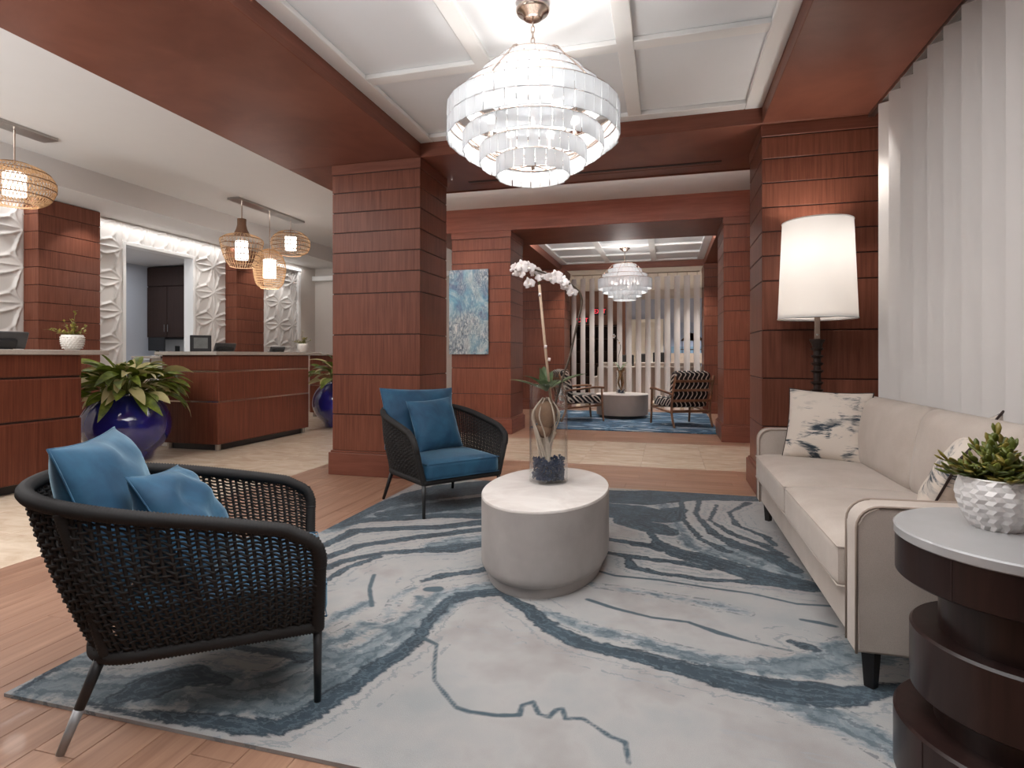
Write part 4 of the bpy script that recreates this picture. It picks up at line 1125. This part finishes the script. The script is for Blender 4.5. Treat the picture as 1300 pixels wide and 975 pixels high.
# ================================================================== sofa
def linen():
    t = NT('oatmeal_linen'); v = t.coord(); n = t.noise(v, 5, 3); f = t.noise(t.coord((1, 1, 1)), 520, 2)
    c = t.ramp(n, [(.3, srgb(174, 161, 150)), (.7, srgb(188, 176, 166))])
    c = t.mix(.25, c, t.mix(f, (0, 0, 0, 1), (1, 1, 1, 1)), 'OVERLAY')
    t.bump(f, .25, .001); return t.done(c, .9, Sheen_Weight=.15)
M['linen'] = linen()
M['welt'] = plain('taupe_welt', srgb(150, 134, 122), .85)
M['leg_black'] = plain('black_stained_leg', srgb(26, 22, 22), .4)
sofa = thing('sofa', 'oatmeal linen two seat sofa against the white louvre screen', 'sofa', (.97, 3.085, RZ))
HX0, HX1, HY = -.385, .40, 1.035
obj('base_frame', box(HX0 + .012, HX1 - .02, -HY + .10, HY - .10, .13, .29, .01, 2), M['linen'], sofa)
def arm(sgn):
    prof = [(HX0, .13)]
    for k in range(7):
        q = PI - k * PI / 12; prof.append((HX0 + .07 + .07 * math.cos(q), .53 + .07 * math.sin(q)))
    prof += [(HX1 - .10, .61), (HX1 - .02, .61), (HX1 - .02, .13)]
    bm = bmesh.new(); y0, y1 = sgn * (HY - .105), sgn * HY
    A = [bm.verts.new((x, y0, z)) for x, z in prof]; B = [bm.verts.new((x, y1, z)) for x, z in prof]; m = len(prof)
    for i in range(m): bm.faces.new((A[i], A[(i + 1) % m], B[(i + 1) % m], B[i]))
    f0 = bm.faces.new(A); f1 = bm.faces.new(B)
    bmesh.ops.bevel(bm, geom=list(f0.edges) + list(f1.edges), offset=.010, segments=2, affect='EDGES')
    o = sm('arm', bm, M['linen'], sofa, 40)
    for y in (y0, y1):
        obj('piping', tube([(x, y, z) for x, z in prof[:-1]], .0045, 6), M['welt'], o, smooth=True)
arm(-1); arm(1)
bm = bmesh.new()
add_box(bm, .25, HX1, -HY + .02, HY - .02, .13, .74, .03, 3)
for v in bm.verts:
    if v.co.z > .5: v.co.x += (v.co.z - .5) * .05
sm('back', bm, M['linen'], sofa, 40)
obj('piping', tube([(.425, -HY + .03, .15), (.425, -HY + .03, .735), (.425, HY - .03, .735), (.425, HY - .03, .15)], .004, 6), M['welt'], sofa, smooth=True)
CW = (2 * (HY - .108)) / 2
for s in (-1, 1):
    o = sm('seat_cushion', rounded_block(.70, CW - .004, .16, .03, puff=.022, nx=14), M['linen'], sofa, 60, loc=(-.065, s * CW / 2, .285))
    bm = bmesh.new()
    for z in (.014, .146): add_tube(bm, [(sx * .345, sy * (CW / 2 - .007), z) for sx, sy in ((-1, -1), (1, -1), (1, 1), (-1, 1))], .0035, 6, closed=True)
    obj('piping', bm, M['linen'], o, smooth=True)
    me = bm_mesh('back_cushion', rounded_block(.20, CW - .006, .42, .065, nx=14), True)
    for v in me.vertices:
        f = max(0, 1 - (2 * v.co.y / CW) ** 4) * math.sin(PI * max(0, min(1, v.co.z / .42)))
        if v.co.x < 0: v.co.x -= .035 * f
    o = mesh_obj('back_cushion', me, M['linen'], sofa, (.205, s * CW / 2, .415), (0, .16, 0))
    pass
for sx in (HX0 + .06, HX1 - .06):
    for s in (-1, 1):
        obj('leg', lathe([(.021, 0), (.030, .13)], 4, c=(sx, s * (HY - .06), 0)), M['leg_black'], sofa)
def brushed():
    t = NT('brushstroke_linen'); v = t.coord((1, 1, 1)); vs = t.coord((5, 5, 22))
    n = t.noise(vs, 1.0, 5, .7, .6); b = t.noise(v, 5.0, 2, .5, .3); g = t.noise(t.coord((7, 7, 16)), 1.0, 3)
    f = t.math('ADD', t.math('MULTIPLY', n, .5), t.math('MULTIPLY', b, .5))
    c = t.ramp(f, [(.525, srgb(208, 196, 184)), (.55, srgb(150, 146, 142)), (.575, srgb(48, 60, 70)), (.68, srgb(36, 46, 56))])
    c = t.mix(t.ramp(g, [(.55, (0, 0, 0, 1)), (.66, (.6, .6, .6, 1))]), c, srgb(176, 168, 160))
    t.bump(t.noise(v, 420, 2), .2, .001); return t.done(c, .9)
M['brushed'] = brushed()
SL, SA = (.97, 3.085, RZ), PI
put_pillow(.46, .44, .16, M['brushed'], 'cream pillow with blue grey brushstrokes in the far corner of the sofa', SL, SA, (.03, -.77, .655), -.30, .03, 1.15, seed=6, wr=.006, pipe=M['slot'])
put_pillow(.46, .44, .16, M['brushed'], 'cream brushstroke pillow at the near end of the sofa behind the succulent', SL, SA, (-.15, .42, .60), -.45, .35, -.55, seed=7, wr=.006, pipe=M['slot'])

# ================================================================== stacked drum side table
M['drum'] = wood('espresso_drum', srgb(26, 16, 15), srgb(50, 34, 31), grain=(40, 40, 3), rough=.3, coat=.15)
st_ = thing('drum_side_table', 'dark stacked drum side table with grey stone top in the right foreground', 'side table', (.848, 1.68, RZ))
R = .27
sm('base_drum', lathe([(R - .004, 0), (R, .004), (R, .15), (R - .006, .156)], 64), M['drum'], st_)
sm('neck', lathe([(R - .075, .156), (R - .075, .226)], 64, c=(.01, -.01, 0)), M['drum'], st_)
sm('middle_drum', lathe([(R - .04, .226), (R - .036, .230), (R - .036, .378), (R - .042, .384)], 64), M['drum'], st_)
sm('neck', lathe([(R - .085, .384), (R - .085, .513)], 64, c=(.01, -.01, 0)), M['drum'], st_)
sm('top_drum', lathe([(R - .008, .513), (R - .004, .517), (R - .004, .611)], 64), M['drum'], st_)
sm('stone_top', lathe([(R - .003, .612), (R, .615), (R, .634), (R - .004, .638)], 72), plain('grey_marble', srgb(158, 157, 157), .18, var=.12, nscale=5), st_, label='polished grey stone top')
for (z0, z1, rr_, angs) in ((.004, .15, R, (200, 290, 20)), (.230, .378, R - .036, (250, 340)), (.517, .611, R - .004, (215, 300, 30))):
    for q in angs:
        q = math.radians(q); obj('veneer_joint', add_box(bmesh.new(), -.001, .001, -.0012, .0006, z0, z1, 0, 1, Matrix.Translation((rr_ * math.cos(q), rr_ * math.sin(q), 0)) @ Matrix.Rotation(q + PI / 2, 4, 'Z')), M['slot'], st_)
TZ_ = RZ + .638
# faceted white pot
def faceted_pot(x, y, z, label):
    bm = bmesh.new(); n = 30; rows = 11; rings = []
    prof = lambda q: .048 + .036 * math.sin(min(1, q / .72) * PI / 2) - (.010 * max(0, (q - .72) / .28))
    H_ = .128
    for j in range(rows + 1):
        q = j / rows; r = prof(q)
        rings.append([bm.verts.new(((r + (.0052 if (k % 2) == 0 else -.0012)) * math.cos(2 * PI * (k + .5 * (j % 2)) / n), (r + (.0052 if (k % 2) == 0 else -.0012)) * math.sin(2 * PI * (k + .5 * (j % 2)) / n), q * H_)) for k in range(n)])
    for j in range(rows):
        a, b = rings[j], rings[j + 1]
        for k in range(n):
            k1 = (k + 1) % n
            if j % 2 == 0: bm.faces.new((a[k], a[k1], b[k])); bm.faces.new((a[k1], b[k1], b[k]))
            else: bm.faces.new((a[k], b[k1], b[k])); bm.faces.new((a[k], a[k1], b[k1]))
    bm.faces.new(rings[0])
    t = thing('faceted_pot', label, 'pot', (x, y, z))
    obj('pot_body', bm, plain('matt_white_ceramic', srgb(222, 218, 216), .5, var=.02), t)
    obj('rim', tube([(.0735 * math.cos(q * PI / 16), .0735 * math.sin(q * PI / 16), .127) for q in range(32)], .0035, 6, closed=True), M['white_glaze'], t, smooth=True)
    obj('soil', lathe([(.070, .10), (.04, .112)], 20), M['soil'], t)
PX, PY = .818, 1.742
faceted_pot(PX, PY, TZ_, 'white faceted ceramic pot on the stone topped side table')
pl = thing('succulent', 'trailing green succulent in the white faceted pot', 'plant', (PX, PY, TZ_ + .10))
def fat_leaf(L, W):
    bm = bmesh.new(); bmesh.ops.create_uvsphere(bm, u_segments=6, v_segments=5, radius=.5)
    for v in bm.verts:
        x = v.co.z + .5; w = (1.15 - .45 * abs(2 * x - 1.1)) ; v.co = Vector((x * L, v.co.x * W * w, v.co.y * W * .42 * w + .12 * L * x * x))
    me = bm_mesh('leaf', bm, True); me.materials.append(M['leaf_succ']); return me
fl_ = [fat_leaf(.040, .019), fat_leaf(.034, .018), fat_leaf(.028, .015)]
rr = random.Random(21); bs = bmesh.new(); cnt = 0
arms = []
for i in range(24):
    az = 2 * PI * i / 24 + rr.uniform(-.15, .15); el = rr.choice((.3, .5, .8, 1.2)) + rr.uniform(-.15, .15); arms.append((az, el, rr.uniform(.075, .115)))
arms += [(PI + YAW + .05, .30, .145), (PI + YAW - .2, .45, .13), (YAW, .6, .12), (1.2, 1.35, .13)]
for (az, el, ln) in arms:
    d = Vector((math.cos(az) * math.cos(el), math.sin(az) * math.cos(el), math.sin(el)))
    pts = [Vector((d.x * .02, d.y * .02, 0)), d * ln * .5 + Vector((0, 0, .022)), d * ln + Vector((0, 0, .012))]
    P = smooth_path(pts, 4); add_tube(bs, P, .0028, 5)
    for k in range(10):
        if cnt >= 290: break
        f = .40 + .60 * k / 9; c = P[min(len(P) - 1, int(f * (len(P) - 1)))]
        side = k * 2.4
        dirv = (d * .55 + Vector((math.cos(side), math.sin(side), .35 * math.sin(side * 2))) * .75)
        if k >= 8: dirv = d + Vector((math.cos(side), math.sin(side), .2)) * .35
        q = dirv.to_track_quat('X', 'Z').to_euler(); o = mesh_obj('leaf', fl_[rr.randrange(3)], None, pl, c, q); cnt += 1
obj('stems', bs, M['stem'], pl, smooth=True, kind='stuff')

# ================================================================== floor lamp
M['turned'] = plain('dark_turned_wood', srgb(48, 36, 32), .3, var=.2)
def shade_mat():
    t = NT('linen_lamp_shade')
    t.done(srgb(240, 232, 224), .8)
    t.b.inputs['Emission Color'].default_value = (1, .93, .87, 1); t.b.inputs['Emission Strength'].default_value = .26
    tr = t.node('ShaderNodeBsdfTranslucent'); tr.inputs[0].default_value = (.22, .213, .206, 1)
    ms = t.node('ShaderNodeMixShader'); ms.inputs[0].default_value = .35
    t.l.new(t.b.outputs[0], ms.inputs[1]); t.l.new(tr.outputs[0], ms.inputs[2]); t.l.new(ms.outputs[0], t.out.inputs[0]); return t.m
LX, LY = 1.022, 4.44
lp = thing('floor_lamp', 'tall floor lamp with white drum shade and dark turned column behind the sofa', 'lamp', (LX, LY, 0))
prof = [(.15, 0), (.15, .02), (.12, .035), (.05, .05), (.03, .10), (.026, .70)]
z = .72
for k in range(8):
    prof += [(.024, z), (.024, z + .012), (.038, z + .022), (.041, z + .030), (.024, z + .036)]; z += .052 if k != 3 else .082
prof += [(.026, z), (.028, 1.13), (.036, 1.175), (.050, 1.20), (.050, 1.207), (.02, 1.208)]
sm('turned_column', lathe(prof, 32), M['turned'], lp, 45)
obj('flat_stem', box(-.018, .018, -.006, .006, 1.208, 1.42, .002), M['nickel'], lp)
obj('thumb_screw', lathe([(.006, 0), (.008, .01)], 10, c=(0, -.01, 1.235)), M['white_glaze'], lp)
bm = add_lathe(bmesh.new(), [(.252, 1.352), (.224, 2.03)], 64, cap0=False, cap1=False)
sh = mesh_obj('lamp_shade', bm_mesh('lamp_shade', bm, True), shade_mat(), lp)
for r_, z_ in ((.252, 1.352), (.224, 2.03)):
    obj('shade_trim', tube([(r_ * math.cos(q * PI / 32), r_ * math.sin(q * PI / 32), z_) for q in range(64)], .004, 6, closed=True), M['trim_white'], sh, smooth=True)
obj('shade_diffuser', lathe([(.246, 0), (.246, .003)], 48, c=(0, 0, 1.372)), M['lamp_glow'] if False else plain('white_diffuser', srgb(240, 236, 230), .6, var=0), lp)
bulb('floor_lamp_bulb', (LX, LY, 1.80), 14, radius=.09)

# ================================================================== abstract picture on the far column
def art_mat():
    t = NT('abstract_painting'); v = t.coord((1.0, 1, .8))
    n1 = t.noise(v, 2.0, 7, .62, 1.2); n2 = t.noise(t.coord((3, 1, 1.3)), 6, 6, .7, 2.5); n3 = t.noise(v, 1.6, 3)
    c = t.ramp(n1, [(.30, srgb(24, 34, 58)), (.40, srgb(44, 78, 120)), (.48, srgb(92, 150, 176)), (.55, srgb(170, 196, 202)), (.64, srgb(206, 208, 206)), (.75, srgb(96, 106, 116))])
    c2 = t.ramp(n2, [(.35, srgb(36, 44, 60)), (.5, srgb(128, 144, 154)), (.62, srgb(212, 214, 210))])
    return t.done(t.mix(t.ramp(n3, [(.4, (0, 0, 0, 1)), (.6, (1, 1, 1, 1))]), c, c2), .3)
t = thing('wall_picture', 'tall blue and white abstract picture on the far left column', 'picture', (-2.712, 7.70, 1.715))
obj('canvas', box(-.295, .295, -.02, .0, -.60, .60, .003), art_mat(), t)
for sx in (-1, 1):
    for sz in (-1, 1): obj('stud', lathe([(.008, 0), (.006, .006)], 10), M['steel'], t, loc=(sx * .27, -.02, sz * .57), rot=(PI / 2, 0, 0))
spot('picture_light', (-2.65, 7.25, 3.12), 16, 50, target=(-2.7, 7.72, 1.9), radius=.02)

# ================================================================== far lounge
M['oak'] = wood('walnut_frame', srgb(112, 78, 58), srgb(160, 120, 94), grain=(8, 8, 8), rough=.4)
def ogee():
    t = NT('black_white_ogee'); v = t.coord((1, 1, 1), 'Object')
    sx = t.node('ShaderNodeSeparateXYZ'); t.l.new(v, sx.inputs[0])
    yz = t.math('ADD', sx.outputs[2], sx.outputs[0])
    a = t.math('MULTIPLY', sx.outputs[1], 2 * PI / .15)
    w = t.math('MULTIPLY', t.math('SINE', t.math('MULTIPLY', yz, 2 * PI / .16)), .7)
    s1 = t.math('ABSOLUTE', t.math('SINE', t.math('ADD', a, w)))
    c = t.ramp(s1, [(.36, srgb(226, 218, 208)), (.44, srgb(26, 22, 24))])
    return t.done(c, .85)
M['ogee'] = ogee()
def far_chair(x, y, ang, label):
    t = thing('wood_armchair', label, 'armchair', (x, y, RZ), ang, group='striped wooden armchairs')
    W = .34
    for s in (-1, 1):
        obj('leg', tube(smooth_path([(.30, s * W, .0), (.28, s * W, .25), (.27, s * W, .545)], 3), [.015] + [.018] * 5 + [.016], 8), M['oak'], t, smooth=True)
        obj('leg', tube(smooth_path([(-.42, s * (W - .02), 0), (-.34, s * (W - .02), .20), (-.36, s * (W - .02), .45), (-.45, s * (W - .02), .78)], 4), .018, 8), M['oak'], t, smooth=True)
        obj('arm', tube(smooth_path([(.31, s * W, .555), (.1, s * (W + .01), .56), (-.38, s * (W - .01), .50)], 4), .019, 8), M['oak'], t, smooth=True)
        obj('side_rail', tube([(.28, s * W, .27), (-.35, s * (W - .02), .22)], .016, 8), M['oak'], t)
    obj('front_rail', tube([(.28, -W, .27), (.28, W, .27)], .016, 8), M['oak'], t)
    for z_, x_ in ((.24, -.35), (.40, -.36), (.56, -.385), (.70, -.43)):
        obj('back_slat', box(x_ - .010, x_ + .010, -W + .02, W - .02, z_ - .02, z_ + .02, .004), M['oak'], t)
    obj('seat_cushion', rounded_block(.62, .60, .15, .045, nx=8), M['ogee'], t, smooth=True, loc=(.0, 0, .29))
    obj('back_cushion', rounded_block(.17, .60, .46, .06, nx=8), M['ogee'], t, smooth=True, loc=(-.25, 0, .40), rot=(0, -.24, 0))
far_chair(.20, 9.42, math.radians(118), 'wooden armchair with black and white upholstery seen from behind, right of the low drum')
far_chair(-1.42, 9.72, math.radians(25), 'wooden armchair with black and white upholstery, left of the low drum')
t = thing('low_drum_table', 'low grey oval drum table between the striped armchairs', 'table', (-.76, 10.35, RZ))
M['drum_grey'] = plain('weathered_grey', srgb(172, 160, 150), .6, var=.15, nscale=5)
sm('plinth', add_lathe(bmesh.new(), [(.40, 0), (.40, .05)], 48), M['black'], t)
sm('body', add_lathe(bmesh.new(), [(.45, .05), (.45, .395)], 48), M['drum_grey'], t)
sm('table_top', add_lathe(bmesh.new(), [(.455, .396), (.46, .40), (.455, .41)], 48), M['stone'], t)
vase(-.78, 10.25, RZ + .41, .085, .38, 'clear cylinder vase on the low grey drum', .07, 'dark blue glass chips in the distant vase')
p = thing('dried_orchid', 'small orchid with two white blooms in the distant vase', 'orchid', (-.78, 10.25, RZ + .41))
rr = random.Random(31); bm = bmesh.new()
for i in range(16):
    q = rr.uniform(0, 6.28)
    add_tube(bm, smooth_path([(.01, 0, .06), (.05 * math.cos(q), .05 * math.sin(q), .2), (.03 * math.cos(q + 1), .03 * math.sin(q + 1), .36), (.07 * math.cos(q), .07 * math.sin(q), .42 + rr.random() * .05)], 3), .007, 5)
obj('roots', bm, plain('dry_root', srgb(128, 96, 60), .8, var=.4), p, kind='stuff')
obj('flower_stem', tube(smooth_path([(0, 0, .36), (-.04, 0, .62), (0, 0, .85), (-.10, 0, 1.02)], 4), .004, 5), M['dark_stem'], p)
for (x_, z_) in ((-.12, 1.02), (-.02, .90)):
    f = obj('flower', lathe([(.01, 0), (.012, .01)], 8), M['lip'], p, loc=(x_, -.02, z_), rot=(PI / 2, 0, 0))
    for k in range(5): mesh_obj('petal', pw, None, f, (0, 0, 0), (0, -.2, k * 2 * PI / 5))
for k, az in enumerate((150, 30)):
    mesh_obj('leaf', ol[0], None, p, (0, 0, .42), (0, -.9, math.radians(az)))

# ---- room beyond the louvre screen
M['sofa_far'] = plain('distant_sofa_fabric', srgb(196, 184, 174), .9, var=.03)
t = thing('distant_sofa', 'long beige sofa seen through the louvres of the far screen', 'sofa', (-.35, 13.0, 0))
obj('back', box(-1.15, 1.15, -.1, .1, .12, .86, .04, 2), M['sofa_far'], t)
for _x in (-1.1, 1.1):
    for _y in (0, .65): obj('leg', box(_x - .03, _x + .03, _y - .03, _y + .03, 0, .121), M['black'], t)
obj('seat_base', box(-1.15, 1.15, .1, .75, .12, .44, .03, 2), M['sofa_far'], t)
for s in (-1, 1): obj('arm', box(s * 1.2 - .08, s * 1.2 + .08, -.08, .75, .12, .62, .03, 2), M['sofa_far'], t)
for i in range(3): obj('back_cushion', box(-1.1 + i * .74, -.40 + i * .74, .1, .28, .44, .95, .05, 2), M['sofa_far'], t)
t = thing('dark_shelving', 'dark open shelving against the far wall behind the louvres', 'shelves', (-2.35, 16.7, 0))
obj('back_board', box(-1.0, 1.0, .2, .22, 0, 2.0), M['espresso'], t)
for i in range(6): obj('shelf', box(-1.0, 1.0, -.15, .2, .1 + i * .37, .13 + i * .37), M['espresso'], t)
for x_ in (-1.0, -.33, .33, 1.0): obj('upright', box(x_ - .02, x_ + .02, -.15, .2, 0, 2.0), M['espresso'], t)
structure('wall_far_blue', box(-1.15, 1.3, 16.93, 16.995, 0, 2.72), plain('pale_blue_paint', srgb(172, 182, 208), .7, var=.04, nscale=1))
structure('wall_far_wood', box(-3.6, -1.15, 16.92, 16.995, 0, 3.0), plain('far_brown_panel', srgb(150, 112, 98), .6, var=.05))
M['exit_red'] = glow('red_sign_light', (1, .06, .09, 1), 1.1)
def exit_sign(x, y, z, label):
    t = thing('exit_sign', label, 'sign', (x, y, z), group='red exit signs')
    obj('housing', box(-.17, .17, -.02, .02, -.1, .1, .004), M['black'], t)
    obj('hanger', tube([(0, 0, .1), (0, 0, 3.0 - z)], .008, 6), M['steel'], t)
    f = bpy.data.curves.new('letters', 'FONT'); f.body = 'EXIT'; f.size = .16; f.align_x = 'CENTER'; f.align_y = 'CENTER'; f.extrude = .003
    tmp = bpy.data.objects.new('letters', f); COL.objects.link(tmp)
    dg = bpy.context.evaluated_depsgraph_get(); me = bpy.data.meshes.new_from_object(tmp.evaluated_get(dg)); bpy.data.objects.remove(tmp)
    me.materials.clear()
    mesh_obj('letters', me, M['exit_red'], t, (0, -.024, 0), (PI / 2, 0, 0))
exit_sign(-2.30, 16.2, 2.10, 'red EXIT sign seen between louvres on the left')
exit_sign(-1.72, 15.4, 2.28, 'red EXIT sign seen between louvres below the far chandelier')
# doors and picture wall
d = struct('door_1')
obj('door_frame', box(-1.08, -1.0, 16.86, 16.93, 0, 2.15, .005), M['trim_white'], d)
obj('door_frame', box(-.16, -.08, 16.86, 16.93, 0, 2.15, .005), M['trim_white'], d)
obj('door_frame', box(-1.0, -.16, 16.86, 16.93, 2.07, 2.15, .005), M['trim_white'], d)
obj('door_leaf', box(-1.0, -.16, 16.88, 16.92, 0, 2.07, .003), plain('white_door', srgb(232, 230, 226), .5, var=.02), d)
for z0 in (.25, 1.15): obj('door_panel', box(-.88, -.28, 16.865, 16.88, z0, z0 + .78, .008), M['trim_white'], d)
mu = thing('seaside_picture', 'picture of a thatched pavilion by the sea on the far pale blue wall', 'picture', (.62, 16.925, 1.45))
mu.scale = (.52, 1, .62)
M['sky_paint'] = plain('mural_blue', srgb(158, 174, 206), .5, var=.08, nscale=1.2)
obj('mural_sky', box(-.95, .95, -.02, 0, -.9, .95), M['sky_paint'], mu)
obj('mural_sea', box(-.95, .95, -.024, -.021, -.45, -.15), plain('mural_sea', srgb(120, 156, 188), .5), mu)
obj('mural_sand', box(-.95, .95, -.026, -.021, -.9, -.45), plain('mural_sand', srgb(190, 172, 158), .5, var=.2, nscale=9), mu)
M['thatch'] = plain('mural_thatch', srgb(128, 98, 80), .6, var=.3, nscale=20); M['post'] = plain('mural_post', srgb(58, 48, 48), .6)
bm = bmesh.new(); vv = [bm.verts.new(c) for c in ((-.45, -.03, .12), (.75, -.03, .12), (.45, -.03, .42), (0, -.03, .48))]; bm.faces.new(vv)
bmesh.ops.solidify(bm, geom=bm.faces[:], thickness=.004)
obj('mural_roof', bm, M['thatch'], mu)
for i in range(6): obj('mural_post', box(-.38 + i * .2, -.345 + i * .2, -.033, -.028, -.45, .13), M['post'], mu)
obj('mural_rail', box(-.45, .75, -.033, -.028, -.3, -.26), M['post'], mu)
t = thing('dark_console', 'dark console below the far seaside picture', 'console', (.9, 16.3, 0))
obj('console_top', box(-.9, .9, -.25, .25, .72, .78, .005), M['espresso'], t); obj('console_body', box(-.85, .85, -.2, .22, .0, .72, .005), M['espresso'], t)
for i, (x_, y_) in enumerate(((-.95, 14.5), (-.55, 14.6), (-.15, 14.5))):
    t = thing('dark_chair', ('high backed black chair behind the far sofa, leftmost', 'high backed black chair behind the far sofa, middle', 'high backed black chair behind the far sofa, rightmost')[i], 'chair', (x_, y_, 0), group='high backed black chairs')
    obj('backrest', box(-.17, .17, -.03, .03, .5, 1.12 + .03 * i, .02, 2), M['black'], t)
    obj('seat', box(-.2, .2, .0, .42, .42, .5, .02, 2), M['black'], t)
    for sx in (-1, 1):
        for sy in (0, 1): obj('leg', box(sx * .17 - .015, sx * .17 + .015, .02 + sy * .36, .05 + sy * .36, 0, .42), M['black'], t)

# ================================================================== recessed downlights, most added for brightness (ring, lens and their light)
def downlight(x, y, z, w, ang=95, name='downlight', lab=None):
    t = thing('downlight', lab, 'light', (x, y, z), group='recessed downlights')
    obj('ring', add_lathe(bmesh.new(), [(.036, -.004), (.048, -.004), (.05, 0), (.036, 0)], 24, cap0=False, cap1=False), M['nickel'], t)
    obj('lens', lathe([(.035, -.002), (.035, .0)], 20), M['bulb'], t)
    spot('downlight_beam', (x, y, z - .012), w, ang, target=(x, y, 0))
for (x, y, z, w, lb) in DOWN: downlight(x, y, z, w, lab=lb)
